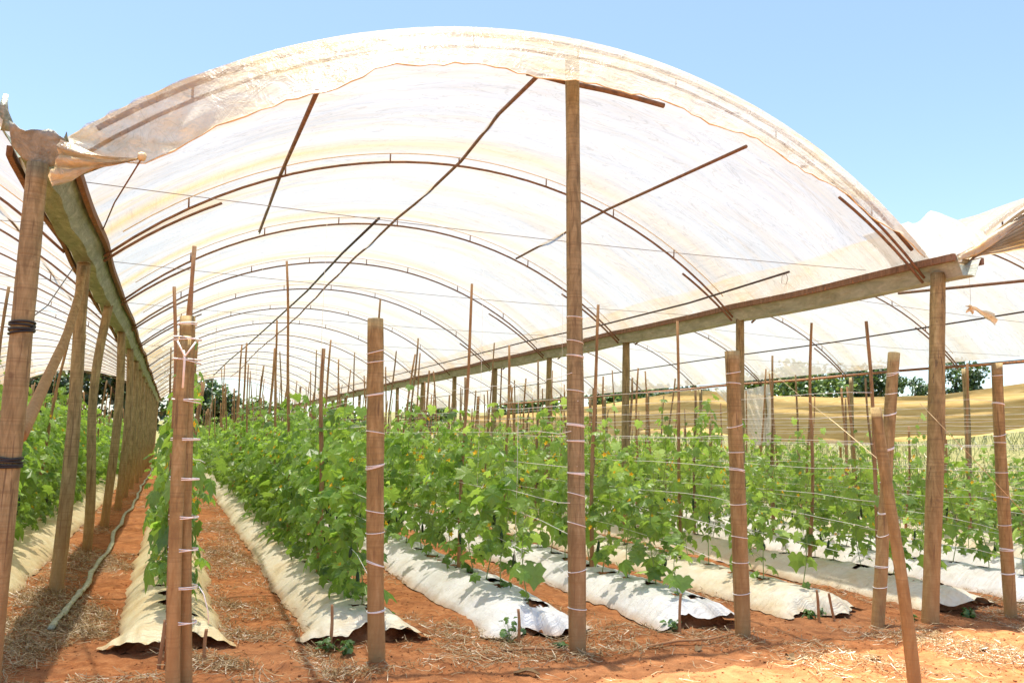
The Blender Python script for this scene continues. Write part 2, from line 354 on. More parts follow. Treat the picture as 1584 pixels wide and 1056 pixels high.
# ------------------------------------------------------------------ posts
def log_mesh(base, top, r0, r1, seed, bow=.02, n=16, k=26, nudge=0.0):
    """slightly crooked round pole from base to top, in coordinates local to base"""
    rg = random.Random(seed); a, b = Vector((0, 0, -.12)), Vector(top)-Vector(base)
    bx_, by_ = rg.uniform(-bow, bow), rg.uniform(-bow, bow); ph = rg.uniform(0, 6)
    pts, rr = [], []
    for i in range(k):
        t = i/(k-1); p = a.lerp(b, t)
        p.x += bx_*math.sin(math.pi*t)+nudge*math.sin(2*math.pi*t+.4)+.3*bow*math.sin(5*t+ph); p.y += by_*math.sin(math.pi*t)+.3*bow*math.sin(6*t+ph*2)
        pts.append(p); rr.append((r0+(r1-r0)*t)*(1+.035*math.sin(7*t+ph)+.02*math.sin(23*t+ph*3)+rg.uniform(-.012, .012)))
    mb = MB(); tube(mb, pts, rr, n, True, .012, rg)
    return mb, pts, rr
def post(name, base, top, r0, r1, seed, mat='post', label=None, cat='post', group=None, wraps=(), ties=(), bow=.02, nudge=0):
    base = Vector((base[0], base[1], gz(base[0], base[1]))) if len(base) == 2 else Vector(base)
    mb, pts, rr = log_mesh(base, top, r0, r1, seed, bow, nudge=nudge)
    if not wraps and not ties:
        o = mb.build(name, M[mat], None, base); tag(o, label, cat, group); return o
    e = empty(name, base, label, cat, group); mb.build('log', M[mat], e)
    def at(z):
        for i in range(len(pts)-1):
            if pts[i].z <= z <= pts[i+1].z:
                t = (z-pts[i].z)/(pts[i+1].z-pts[i].z); return pts[i].lerp(pts[i+1], t), rr[i]+(rr[i+1]-rr[i])*t
        return pts[-1], rr[-1]
    rg = random.Random(seed+9)
    for z in wraps:
        c, r = at(z); w_ = MB(); turns = rg.choice([1, 1, 2, 3]); tl0 = rg.uniform(-.02, .02)
        for q in range(turns):
            tl = tl0+rg.uniform(-.008, .008); zz = c.z+q*.0065
            ring = [(c.x+(r+.003)*math.cos(a), c.y+(r+.003)*math.sin(a), zz+tl*math.cos(a)) for a in [2*math.pi*j/18 for j in range(19)]]
            tube(w_, ring, .0036, 5, False)
        w_.build('string_wrap', M['string'], e)
    for z in ties:
        c, r = at(z); w_ = MB()
        for q in range(5):
            tl = rg.uniform(-.02, .02); zz = c.z+q*.015
            ring = [(c.x+(r+.006)*math.cos(a), c.y+(r+.006)*math.sin(a), zz+tl*math.cos(a+q)) for a in [2*math.pi*j/18 for j in range(19)]]
            tube(w_, ring, .008, 6, False)
        w_.build('rubber_tie', M['rubber'], e)
    return e
# left gutter line
post('gutter_post', (-.915, 5.93), (-.925, 5.93, 3.30), .068, .066, 1, label='thick weathered post at the left edge bound with black rubber ties', group='posts under the gutters', ties=(1.36, 2.2), bow=.012)
NB = 16
for k in range(1, NB):
    rg = random.Random(100+k); y = Y0+k*D; r = rg.uniform(.054, .066)
    x = XL+rg.uniform(-.03, .03)
    post('gutter_post', (x+rg.uniform(-.04, .04), y), (XL+.02, y, 3.32), r*1.08, r, 100+k, label='%s bare post back from the front in the line left of the dirt path' % ordn(k), group='posts under the gutters', bow=.05 if k < 8 else .02, nudge=(.03 if k == 2 else 0))
for k in range(0, NB):
    rg = random.Random(200+k); y = Y0+k*D; r = rg.uniform(.056, .066)
    if k == 0: b_, t_, r = (6.66, 5.80), (7.15, 5.98, 3.40), .074
    else: b_, t_ = (XR+rg.uniform(-.05, .05), y), (XR-.02, y, 3.36)
    lab = 'thick dark brown gutter post leaning right at the front right corner of the big tunnel' if k == 0 else '%s grey post under the right gutter counting back from the corner post' % ordn(k-1)
    post('gutter_post', b_, t_, r*1.05, r, 200+k, mat='endpost' if k == 0 else 'post', label=lab, group='posts under the gutters', bow=.03)
for k in range(1, NB):
    rg = random.Random(300+k); y = Y0+k*D; r = rg.uniform(.05, .06)
    if k > 9: continue
    post('gutter_post', (XG+rg.uniform(-.05, .05), y), (XG, y, 3.36), r, r, 300+k, label='%s thin grey post holding the far right roof rail in front of the orange net' % ordn(k-1), group='posts under the far right rail')
XLL = -9.3
for k in range(2, NB):
    post('gutter_post', (XLL, Y0+k*D), (XLL, Y0+k*D, 3.36), .06, .055, 400+k, label='%s post from the front along the far side of the left tunnel' % ordn(k-2), group='posts along the far side of the left tunnel')
# curved brace
mb = MB(); BR = [(-.93, 9.05, 3.20), (-.93, 8.8, 2.84), (-.94, 8.3, 2.42), (-.96, 7.5, 2.0), (-.95, 6.9, 1.75), (-.90, 6.08, 1.55)]; P = []
for i in range(17):
    t = i/16*(len(BR)-1); k = min(len(BR)-2, int(t)); u_ = t-k; P.append(tuple(BR[k][c]+(BR[k+1][c]-BR[k][c])*u_ for c in range(3)))
tube(mb, [Vector(p)-Vector(P[-1]) for p in P], [.034+.012*i/16 for i in range(17)], 12, True, .02, random.Random(3))
tag(mb.build('brace_pole', M['endpost'], None, P[-1]), 'curved orange-brown brace pole bent between the first two posts on the left', 'brace')

# ridge post and end posts of the rows
HW = [.40, .60, .84, 1.08, 1.36, 1.62, 1.86, 2.08, 2.28]
post('ridge_post', (3.02, 5.88), (2.93, 5.97, 4.83), .071, .060, 11, label='tallest wooden post in the middle reaching up to the roof ridge', mat='post', group=None,
     wraps=(.33, .62, .97, 1.2, 1.36, 1.62, 1.74, 2.02, 2.3, 2.42, 2.62), bow=.015)
ENDS = [(1, (1.475, 5.98), (1.35, 6.03, 2.48), .064, .062, 'round end post with white string bands left of the tall ridge post'),
        (3, (4.60, 5.90), (4.53, 5.93, 2.43), .068, .064, 'banded brown end post between the ridge post and the leaning post'),
        (4, (6.02, 5.83), (6.40, 5.88, 2.53), .056, .052, 'orange end post leaning strongly right behind the slim bare pole'),
        (5, (7.74, 5.80), (7.57, 5.70, 2.49), .060, .052, 'slim end post leaning left at the far right edge')]
for i, b_, t_, r0, r1, lab in ENDS:
    rg = random.Random(i); post('end_post', b_, t_, r0, r1, 20+i, mat='endpost', label=lab, group='string-wrapped end posts of the rows', wraps=[z+rg.uniform(-.09, .09) for z in HW], bow=.015)
# tied pair
e = empty('end_post', (-.02, 5.62, 0), 'pair of poles tied together with white string at the front of the narrow left row', 'post', 'string-wrapped end posts of the rows')
mb, pts1, rr1 = log_mesh((0, 5.62, 0), (-.085, 5.72, 2.22), .043, .040, 31, .01); ob = mb.build('log', M['endpost'], e); ob.location = (.135, 0, 0)
mb, pts2, rr2 = log_mesh((0, 5.70, 0), (-.155, 5.78, 2.36), .036, .048, 32, .008); ob = mb.build('log', M['endpost'], e); ob.location = (.215, .09, 0)
for z in (.42, .63, .86, 1.06, 1.3, 1.55, 1.8, 2.06, 2.2, 2.3):
    w_ = MB(); t = z/2.4; cx = .175-.115*t; c_y = .045+.09*t
    for q in range(2):
        rx = .088-.03*(z > 2.2) ; tl = random.Random(int(z*100)+q).uniform(-.015, .015)
        tube(w_, [(cx+rx*math.cos(a), c_y+.075*math.sin(a), z+q*.01+tl*math.cos(a)) for a in [2*math.pi*j/18 for j in range(19)]], .0035, 5, False)
    w_.build('string_wrap', M['string'], e)
w_ = MB(); tube(w_, [(.05, .03, 2.12), (.06, .02, 2.07), (.062, .018, 1.88)], .007, 6); tube(w_, [(.01, .03, 2.18), (.06, .02, 2.08)], .005, 6); tube(w_, [(.12, .03, 2.18), (.06, .02, 2.08)], .005, 6)
w_.build('string_knot', M['string'], e)
w_ = MB(); tube(w_, [(.24, .02, .64), (.27, -.02, .60), (.30, -.03, .5), (.31, -.03, .42)], .0035, 5); w_.build('loose_string', M['string'], e)
# slim leaning pole in front
post('leaning_pole', (4.68, 4.20), (4.50, 4.30, 1.89), .043, .035, 41, mat='endpost', label='slim bare pole closest to the camera crossing in front of the leaning end post', cat='pole', bow=.025)
# small pegs
for i, (x, y, h, dx, lab) in enumerate([(.02, 6.25, .32, .02, 'by the tied pair of poles'), (.32, 6.35, .22, .0, 'in the open end of the narrow left bed'), (1.19, 6.42, .33, .02, 'left of the banded post in front of the stained bed'),
        (1.60, 6.30, .26, -.04, 'right of the banded post in front of the stained bed'), (2.66, 6.22, .26, .0, 'beside the weed at the end of the first white bed'), (4.12, 6.12, .33, .02, 'at the open end of the bed right of the ridge post'),
        (5.62, 6.1, .30, -.02, 'at the open end of the bed left of the leaning post'), (5.85, 6.12, .26, -.08, 'tilted beside the foot of the leaning end post')]):
    post('ground_peg', (x, y), (x+dx, y+.02, h), .014, .011, 50+i, mat='stake', label='short wooden peg '+lab, cat='peg', group='short pegs at the bed ends', bow=.01)

# ------------------------------------------------------------------ gutters
def gutter(xc, y0, y1, matname, label, lift=0.0, z0=3.40, sagp=.03):
    e = empty('roof_gutter', (xc, y0, z0), label, 'gutter', 'metal gutters between the tunnels')
    prof = [(-.175, .12), (-.16, .10), (-.075, -.072), (-.02, -.066), (.02, -.066), (.075, -.072), (.16, .10), (.175, .12)]
    Y = list(np.arange(y0, y0+1.2, .06))+list(np.arange(y0+1.2, y1, .4))+[y1]
    rg = random.Random(int(xc*10)+7); vs, fs = [], []
    def zc(y):
        t = ((y-Y0)/D) % 1.0
        return -sagp*math.sin(math.pi*t)*(1 if y > Y0 else 0)+lift*(1-sstep(0, .55, y-y0))
    def xo(y): return .012*math.sin(y*.9)+.005*math.sin(y*2.3)
    for i, y in enumerate(Y):
        for j, (px, pz) in enumerate(prof):
            dent = .008*math.sin(y*5+j)+.006*math.sin(y*11+j*2)
            fl = 1+.10*(1-sstep(0, .3, y-y0))*(lift > 0)
            vs.append((px*fl+xo(y)+dent, y-y0, pz+zc(y)+dent*.5+(.02*math.sin(j*2.1) if i == 0 and lift else 0)))
    n = len(prof)
    for i in range(len(Y)-1):
        for j in range(n-1): fs.append((i*n+j, i*n+j+1, (i+1)*n+j+1, (i+1)*n+j))
    mb = MB(); mb.add(vs, fs); o = mb.build('trough', M[matname], e, smooth=False)
    md = o.modifiers.new('s', 'SOLIDIFY'); md.thickness = .004
    for s in (-1, 1):
        mb = MB(); R_ = []
        for y in Y:
            if y < y0+.35 and lift: continue
            R_.append((s*.198+xo(y), y-y0, .10+zc(y)+.004*math.sin(y*3)))
        pr = [(-.02, -.035), (.02, -.035), (.02, .035), (-.02, .035)]
        vs, fs = [], []
        for p in R_:
            for q in pr: vs.append((p[0]+q[0], p[1], p[2]+q[1]))
        for i in range(len(R_)-1):
            for j in range(4): fs.append((i*4+j, i*4+(j+1) % 4, (i+1)*4+(j+1) % 4, (i+1)*4+j))
        fs += [(3, 2, 1, 0), tuple((len(R_)-1)*4+j for j in range(4))]
        mb.add(vs, fs); mb.build('edge_board', M['rail'], e, smooth=False)
    return e
ge = gutter(XL, 5.96, 54.0, 'gutgreen', 'green-stained metal gutter running back above the line of posts on the left', lift=.05, z0=3.37)
mb = MB()  # torn strip that curls up at the front end
st = [(-.15, -.02, .12), (-.16, -.03, .18), (-.18, -.05, .24), (-.185, -.04, .30), (-.18, -.03, .36)]
vs = []
for i, p in enumerate(st): w2 = .035*(1-i/5)+.006; vs += [(p[0]-w2, p[1], p[2]), (p[0]+w2, p[1]+.01, p[2]+.005)]
mb.add(vs, [(2*i, 2*i+1, 2*i+3, 2*i+2) for i in range(4)]); ob = mb.build('torn_strip', M['gutgreen'], ge); ob.modifiers.new('s', 'SOLIDIFY').thickness = .004
# curled front lip over the post top
mb = MB(); vs, fs = [], []
for i in range(9):
    t = i/8
    for j in range(11):
        u_ = j/10*2-1
        vs.append((u_*(.115+.045*min(1, t*3))+.05-.03*t, .0-.08*t, -.08+.22*t+.045*u_*u_*(1-t)+.008*math.sin(u_*9+t*3)*t-.015*u_*t+(.02*math.sin(u_*4) if i == 8 else 0)))
for i in range(8):
    for j in range(10): fs.append((i*11+j, i*11+j+1, i*11+j+12, i*11+j+11))
mb.add(vs, fs); ob = mb.build('bent_lip', M['lip'], ge); ob.modifiers.new('s', 'SOLIDIFY').thickness = .004
gutter(XR, 5.72, 54.0, 'gutgrey', 'pale galvanised gutter with a brown board on the right side of the big tunnel', z0=3.42, sagp=.02)
gutter(XLL, 8.5, 54.0, 'gutgrey', 'far gutter on the other side of the left tunnel')
mb = MB(); tube(mb, [(0, y-Y0, .015*math.sin(y)) for y in np.arange(Y0-.6, 40, 1.0)], .032, 8); tag(mb.build('roof_rail', M['rail'], None, (XG, Y0, 3.42)), 'thin brown rail carrying the far right roof edge above the orange net', 'rail')
# right gutter end: bent flap of metal
# ------------------------------------------------------------------ tunnels
RISE, ZF = 1.535, 3.45
def arcz(x, xa, xb, zf=ZF, off=0):
    mid, h = (xa+xb)/2, (xb-xa)/2; R_ = (h*h+RISE*RISE)/2/RISE
    R_ += off; xx = max(-h, min(h, x-mid))
    return zf+RISE-(R_-off)+math.sqrt(max(0, R_*R_-(xx)**2))
def hoop(xa, xb, y, label, group, front=False, n=30, stubs=True, seed=0):
    mid = (xa+xb)/2; e = empty('roof_hoop', (mid, y, ZF), label, 'hoop', group); rg = random.Random(seed)
    def P(off, s0=0, s1=1, k=n, dy=0): return [(x-mid, dy, arcz(x, xa, xb, off=off)-ZF) for x in [xa+(xb-xa)*(s0+(s1-s0)*i/k) for i in range(k+1)]]
    mb = MB(); tube(mb, P(-.05), .0145, 7); mb.build('lower_rib', M['pipe'], e)
    mb = MB(); tube(mb, P(.055, .02, .98), .006 if not front else .02, 7); mb.build('upper_rib', M['pipe' if front else 'ribtan'], e)
    if stubs:
        for i in range(7):
            s = (i+.8+rg.uniform(-.15, .15))/7.6; x = xa+(xb-xa)*s; z1 = arcz(x, xa, xb, off=.055)-ZF; z0 = arcz(x, xa, xb, off=-.05)-ZF
            mb = MB(); tube(mb, [(x-mid, 0, z0), (x-mid+.01*(s-.5), 0, z1)], .009, 6); mb.build('spacer', M['pipe'], e)
    for s0, s1 in () if (y > 20 or xa < -2) else ((.8, .81), (.86, 1.0)) if front else ((0.0, .13+rg.uniform(-.03, .05)), (.87-rg.uniform(-.03, .05), 1.0)):
        mb = MB(); pp = P(-.085, s0, s1, 6, dy=.02)
        mid_i = 0 if s0 == 0 else 6
        pp = [(p[0], p[1], p[2]-(.05*(abs(i-mid_i)/6))) for i, p in enumerate(pp)]
        tube(mb, pp, .015, 6); mb.build('foot_splice', M['pipe'], e)
    return e
XA, XB = -.78, 7.12
HOUSES = [('main', XA, XB), ('right', 7.46, 15.40), ('left', -9.12, -1.14)]
for nm, xa, xb in HOUSES:
    hn = {'main': 'big middle tunnel', 'right': 'right-hand tunnel', 'left': 'left-hand tunnel'}[nm]
    for k in range(NB):
        if nm == 'left' and k < 1: continue
        lab = ('front rib hoop at the mouth of the %s' % hn) if k == 0 else '%s rib hoop back from the mouth inside the %s' % (ordn(k-1), hn)
        hoop(xa, xb, Y0+k*D, lab, 'rib hoops of the %s' % hn, front=(k == 0), stubs=(k < 7), seed=k*3+len(nm))
def strip_mesh(V, nu, nv, skip=None):
    """grid with nu x nv points -> faces"""
    fs = []
    for i in range(nu-1):
        for j in range(nv-1):
            if skip is not None and skip(i, j): continue
            fs.append((i*nv+j, i*nv+j+1, (i+1)*nv+j+1, (i+1)*nv+j))
    return fs
def roof(nm, xa, xb, y0, label, torn=()):
    e = empty('plastic_roof', ((xa+xb)/2, y0, ZF), label, 'roof')
    S = 72; YY = list(np.arange(y0, 16, .12))+list(np.arange(16, 53.9, .4))
    mid, h = (xa+xb)/2, (xb-xa)/2; R_ = (h*h+RISE*RISE)/2/RISE; th = math.asin(h/R_); V = []
    for y in YY:
        t = ((y-Y0)/D) % 1.0; sag = .085*math.sin(math.pi*t)**2 if y > Y0 else 0
        for j in range(S+1):
            u_ = j/S*2-1; a = u_*th*1.0; edge = 1-abs(u_)**4
            wr = (.016*math.sin(y*2.2+u_*9+.6*math.sin(u_*5))+.010*math.sin(y*6+u_*17+1.3*math.sin(y))+.006*math.sin(u_*37+y*3.1))*edge
            rr = R_+.072-sag*edge+wr*(.35+min(1, sag*14)*.65)
            if nm == 'main' and y < 8: rr += .0
            V.append((math.sin(a)*rr, y-y0, math.cos(a)*rr-R_+RISE))
    def skip(i, j):
        for (ya, yb, ua, ub) in torn:
            if ya < YY[i] < yb and ua < j/S < ub: return True
        return False
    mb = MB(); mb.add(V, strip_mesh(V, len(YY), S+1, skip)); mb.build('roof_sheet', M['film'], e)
    return e
rm = roof('main', XA, XB, 6.04, 'large translucent white plastic roof sheet arched over the middle tunnel', torn=((33.2, 34.3, .05, .2), (33.2, 34.1, .48, .86)))
rr_ = roof('right', 7.46, 15.40, 6.0, 'plastic roof sheet arched over the tunnel on the right')
rl_ = roof('left', -9.12, -1.14, 6.0, 'plastic roof sheet arched over the tunnel at the left edge', torn=((24.2, 25.0, .3, .75),))

def lerp_curve(C, x):
    for i in range(len(C)-1):
        if C[i][0] <= x <= C[i+1][0]:
            t = (x-C[i][0])/(C[i+1][0]-C[i][0]); t = t*t*(3-2*t)*.35+t*.65
            return C[i][1]+(C[i+1][1]-C[i][1])*t
    return C[-1][1] if x > C[-1][0] else C[0][1]
def flap(parent, xa, xb, x0, x1, L, yf, mat, n=170, m=9, px=0, seed=0, hem=True, pinch=None):
    """sheet hanging from the front hoop down to the curve L"""
    V = []; ox, oy, oz = parent.location; hemp = []
    for i in range(n+1):
        x = x0+(x1-x0)*i/n; zt = arcz(x, xa, xb, off=.078); zb = min(lerp_curve(L, x), zt-.005)
        for j in range(m+1):
            t = j/m; z = zt+(zb-zt)*t
            ov = .40*sstep(-.35, .6, x)*(1-sstep(5.6, 7.0, x)) if xa > -2 else .1
            y = yf+.07-ov*t; sc_ = (yf+.07-ov*t)/(yf+.07); z = 1.6+(z-1.6)*sc_; z += .05*math.sin(math.pi*t)*min(1, ov*3)+.016*math.sin(x*7+t*5+seed)*t+.009*math.sin(x*29+t*9)*t
            xx = x*(sc_ if xa > -2 else 1)+.01*math.sin(x*9+t*4)*t
            if pinch:
                pxx, pzz, rad_ = pinch; dd = math.hypot(x-pxx, (z-pzz)); 
                a = math.atan2(z-pzz, x-pxx); kk = math.exp(-(dd/rad_)**2)
                y += .05*math.sin(a*14)*kk*min(1, dd*6)
            V.append((xx-ox, y-oy, z-oz))
        hemp.append((V[-1][0], V[-1][1], V[-1][2]))
    mb = MB(); mb.add(V, strip_mesh(V, n+1, m+1)); mb.build('front_flap', M[mat], parent)
    if hem:
        mb = MB(); tube(mb, hemp[::2], [.004+.004*math.sin(i*.7+seed)**2 for i in range(len(hemp[::2]))], 6); mb.build('rolled_hem', M['hem'], parent)
LM = [(-.78, 3.40), (-.33, 3.42), (.21, 3.82), (.84, 4.17), (1.43, 4.50), (1.92, 4.63), (2.67, 4.66), (3.63, 4.69), (4.83, 4.49), (5.93, 4.12), (6.6, 3.80), (7.12, 3.56)]
flap(rm, XA, XB, -.77, 7.05, LM, 5.97, 'flap', pinch=(-.33, 3.44, .6))
# triangular tied scrap between the knot and the gutter end
mb = MB(); V = []; ox, oy, oz = rm.location
K = Vector((-.315, 5.86, 3.41)); A = [Vector((-.80, 5.86, 3.46)), Vector((-.81, 5.82, 3.40)), Vector((-.79, 5.80, 3.33)), Vector((-.82, 5.82, 3.27)), Vector((-.84, 5.80, 3.18)), Vector((-.80, 5.83, 3.14))]
for i in range(11):
    s = i/10*5; k0 = min(4, int(s)); p = A[k0].lerp(A[k0+1], s-k0)
    for j in range(15):
        t = j/14; q = p.lerp(K, t); sp = (1-t)**1.2
        if t > .22 and i > 5: q = q.lerp(A[2].lerp(K, t), min(1, (t-.22)*3)*(i-5)/5)
        q.z += -.035*math.sin(math.pi*t)+.018*math.sin(i*1.9+t*7)*sp; q.y += .035*math.sin(i*2.3+t*4)*(.25+sp)
        V.append((q.x-ox, q.y-oy, q.z-oz))
mb.add(V, strip_mesh(V, 11, 15)); mb.build('tied_corner', M['bunch'], rm)
mb = MB(); vs = []; fs = []
for i in range(7):
    for j in range(10):
        th_, ph = math.pi*i/6, 2*math.pi*j/10; r = .030*(1+.12*math.sin(j*3+i))
        vs.append((K.x-ox+r*math.sin(th_)*math.cos(ph), K.y-.01-oy+r*math.sin(th_)*math.sin(ph), K.z-oz+.01+r*math.cos(th_)))
for i in range(6):
    for j in range(10): fs.append((i*10+j, i*10+(j+1) % 10, (i+1)*10+(j+1) % 10, (i+1)*10+j))
mb.add(vs, fs); mb.build('knot', M['bunch'], rm)
mb = MB(); tube(mb, [(0, 0, 0), (-.25, 1.4, .03), (-.47, 2.9, .05)], .006, 6); tag(mb.build('tie_wire', M['pipe'], None, (K.x, K.y, K.z)), 'dark tie wire from the plastic knot back to the left gutter', 'wire')
# bulging loose sheet at the right foot of the main roof
mb = MB(); V = []; TP = [(5.9, 4.20), (6.3, 4.12), (6.7, 4.06), (7.05, 4.03), (7.4, 4.0), (7.65, 3.93), (7.8, 3.80)]
for i in range(25):
    x = 6.72+1.08*i/24
    for j in range(17):
        t = j/16; y = 5.95+.6*t
        zlow = max(arcz(x, XA, XB, off=.074) if x < 7.12 else 3.52, 3.52)+.004
        zz = zlow+(lerp_curve(TP, x)-zlow)*(1-t)**2*sstep(6.70, 7.0, x)
        V.append((x-ox, y+.04*math.sin(x*7)-oy-.06*(x > 7)*(x-7), zz+.008*math.sin(x*9+y*3)*(1-t)-oz))
mb.add(V, strip_mesh(V, 25, 17)); mb.build('loose_corner', M['thinflap'], rm)
# right tunnel: gathered, pleated front
LRt = [(7.4, 3.56), (7.8, 3.66), (8.47, 3.80), (9.2, 4.15), (10, 4.5), (11.4, 4.7), (13, 4.5), (15.4, 3.5)]
mb = MB(); V = []; ox, oy, oz = rr_.location
n_i, n_j = 60, 40
for i in range(n_i+1):
    x = 7.34+(8.2*(i/n_i)**1.25); t = sstep(7.3, 9.6, x)
    zt = min(arcz(max(x, 7.46), 7.46, 15.40, off=.09), 3.66+(x-7.34)*.58 if x < 9 else 99); zb = lerp_curve(LRt, x); zb = min(zb, zt-.06)
    for j in range(n_j+1):
        s = j/n_j
        V.append((x-ox, 5.90+.02*t-.05*math.sin(s*3.1)+(.012+.035*t*(1-t)*2)*math.sin(s*60+x*.6)-oy, zt+(zb-zt)*s-oz))
mb.add(V, strip_mesh(V, n_i+1, n_j+1)); mb.build('gathered_front', M['tanfront'], rr_)
mb = MB()
for q in range(3):
    tube(mb, [(7.30-ox+.02*q, 5.86-oy, 3.555+.016*q-oz), (7.5-ox, 5.84-oy, 3.62+.02*q-oz), (7.72-ox, 5.85-oy, 3.74+.03*q-oz), (8.1-ox, 5.87-oy, 3.95+.03*q-oz), (8.7-ox, 5.9-oy, 4.25+.02*q-oz)], [.018, .026, .03, .02, .008], 8)
mb.build('twisted_roll', M['bunch'], rr_)
# left tunnel front flap
LLf = [(-9.12, 3.4), (-5, 4.6), (-2.2, 4.0), (-1.5, 3.48), (-1.14, 3.30)]
flap(rl_, -9.12, -1.14, -9.0, -1.14, LLf, 5.85, 'bunch', n=90, seed=2)
# lower chord of the front arch
mb = MB(); tube(mb, [(x-3, 0, z-4.6) for x, z in [(2.55, 4.70), (2.7, 4.70), (2.9, 4.69), (3.3, 4.69), (3.6, 4.68), (3.9, 4.66)]], .024, 8)
tag(mb.build('cross_pipe', M['pipe'], None, (3, 6.06, 4.57)), 'brown pipe along the lower edge of the hanging flap crossing the ridge post', 'pipe')

# purlins and pipes
def pipe(name, pts, r, mat, label, cat='pipe', group=None, n=7):
    p0 = Vector(pts[0]); mb = MB(); tube(mb, [Vector(p)-p0 for p in pts], r, n); return tag(mb.build(name, M[mat], None, p0), label, cat, group)
PG = 'long pipes under the roof'
pipe('purlin', [(2.70, 6.15, 4.72), (2.9, 7.6, 4.95)]+[(3.05+.05*math.sin(y*.31), y, 5.0-.03*math.sin((y-Y0)/D*math.pi)**2) for y in np.arange(9.3, 53, 1.0)], .020, 'pipe', 'long ridge pipe running back along the top of the middle tunnel', group=PG)
pipe('purlin', [(.85, 6.15, 4.22), (.93, 9.3, 4.51), (1.0, 12.6, 4.60)], .020, 'pipe', 'short steep pipe under the left slope of the big roof', group=PG)
pipe('purlin', [(4.88, 6.15, 4.44), (5.12, 9.3, 4.66), (5.19, 12.6, 4.66)], .018, 'pipe', 'slanting pipe under the right slope of the big roof behind the ridge post', group=PG)
pipe('water_pipe', [(2.52, 11.3, 4.70), (2.42, 13.5, 4.63), (2.36, 17, 4.54), (2.3, 22, 4.58), (2.0, 28, 4.4), (1.8, 33, 4.35), (1.5, 38, 4.1)], .020, 'pipedark', 'dark sagging water pipe hanging just left of the ridge pipe', group=PG)
pipe('water_pipe', [(6.2, 7.1, 3.53), (6.2, 9, 3.46), (6.25, 11.5, 3.47), (6.2, 14, 3.50), (6.2, 18, 3.5), (6.2, 24, 3.5), (6.2, 36, 3.55)], .013, 'pipedark', 'dark thin pipe hanging near the right gutter with a wire loop at its end', group=PG)
pipe('water_pipe', [(11.5, 6.0, 3.70), (11.5, 8.2, 3.67), (11.5, 12, 3.60), (11.5, 16, 3.60), (11.5, 24, 3.54), (11.5, 40, 3.55)], .014, 'pipedark', 'dark thin pipe crossing the right-hand tunnel under its roof', group=PG)
pipe('water_pipe', [(14.9, 6.0, 3.38), (14.9, 12, 3.36), (14.9, 18, 3.40), (14.9, 30, 3.36)], .011, 'pipedark', 'lowest dark pipe running just above the far right roof rail', group=PG)
pipe('purlin', [(9.1, 5.9, 3.56), (9.2, 8.35, 3.76)], .020, 'pipe', 'short brown pipe under the roof of the right-hand tunnel beside the corner post', group=PG)
pipe('purlin', [(-2.0, 6.2, 4.0), (-2.1, 12.5, 4.25), (-2.1, 18.8, 4.25)], .02, 'pipe', 'pipe under the slope of the left-hand tunnel roof', group=PG)
# cross wires
for k in range(9):
    y = 6.85+3.17*k
    pts = [(XL+.2+(XR-XL-.4)*i/10, y, 3.47+(.12 if k == 0 else .02)*i/10-.05*math.sin(math.pi*i/10)) for i in range(11)]
    pipe('cross_wire', pts, .0032, 'wire', '%s thin wire from the front stretched across the big tunnel from gutter to gutter' % ordn(k), 'wire', 'wires across the tunnel', 4)
for k in range(3):
    y = 7.9+3.17*k
    pipe('cross_wire', [(XR+.2+(XG-XR-.4)*i/8, y, 3.50-.06*math.sin(math.pi*i/8)) for i in range(9)], .003, 'wire', '%s thin wire from the front stretched across the right-hand tunnel' % ordn(k), 'wire', 'wires across the tunnel', 4)
for k in range(3):
    y = 8.6+3.17*k
    pipe('cross_wire', [(XLL+.2+(XL-XLL-.4)*i/8, y, 3.50-.06*math.sin(math.pi*i/8)) for i in range(9)], .003, 'wire', '%s thin wire from the front stretched across the left-hand tunnel' % ordn(k), 'wire', 'wires across the tunnel', 4)
pipe('guy_wire', [(-1.05, 9.35, 3.25), (-1.02, 7.6, 2.6), (-.99, 6.0, 2.2)], .005, 'wire', 'rusty wire slanting down from the second left post to the rubber-tied post', 'wire')
mb = MB(); tube(mb, [(0, 0, 0), (.03, 0, -.06), (.0, 0, -.13), (-.06, 0, -.12), (-.05, 0, -.04), (.02, 0, .0)], .003, 5); tag(mb.build('wire_loop', M['wire'], None, (6.18, 7.13, 3.52)), 'small loop of wire dangling from the end of the thin dark pipe', 'wire')
# dangling scrap of plastic in the right tunnel
e = empty('plastic_scrap', (8.0, 6.3, 3.15), 'knotted scrap of yellowed plastic dangling from the roof of the right-hand tunnel', 'scrap')
mb = MB(); tube(mb, [(0, 0, .02), (0, 0, .25), (-.01, 0, .42)], .002, 4); mb.build('thread', M['wire'], e)
mb = MB(); vs = []
for i in range(9):
    t = i/8
    for j in range(7):
        u_ = j/6*2-1; w2 = (.012+.038*abs(t-.12)**.8+.02*(t > .5))
        vs.append((-.05+.44*t, .02*math.sin(u_*4+t*5), .02-.06*t-.05*t*t+u_*w2+.01*math.sin(t*9)))
mb.add(vs, strip_mesh(vs, 9, 7)); mb.build('ribbon', M['bunch'], e)
mb = MB()
for a in (0, 1.2, 2.3, 3.6, 5.0): tube(mb, [(0, 0, 0), (.04*math.cos(a), .02*math.sin(a*2), .04*math.sin(a)), (.075*math.cos(a+.3), .02, .06*math.sin(a+.3))], [.02, .014, .003], 6)
mb.build('knot', M['hem'], e)

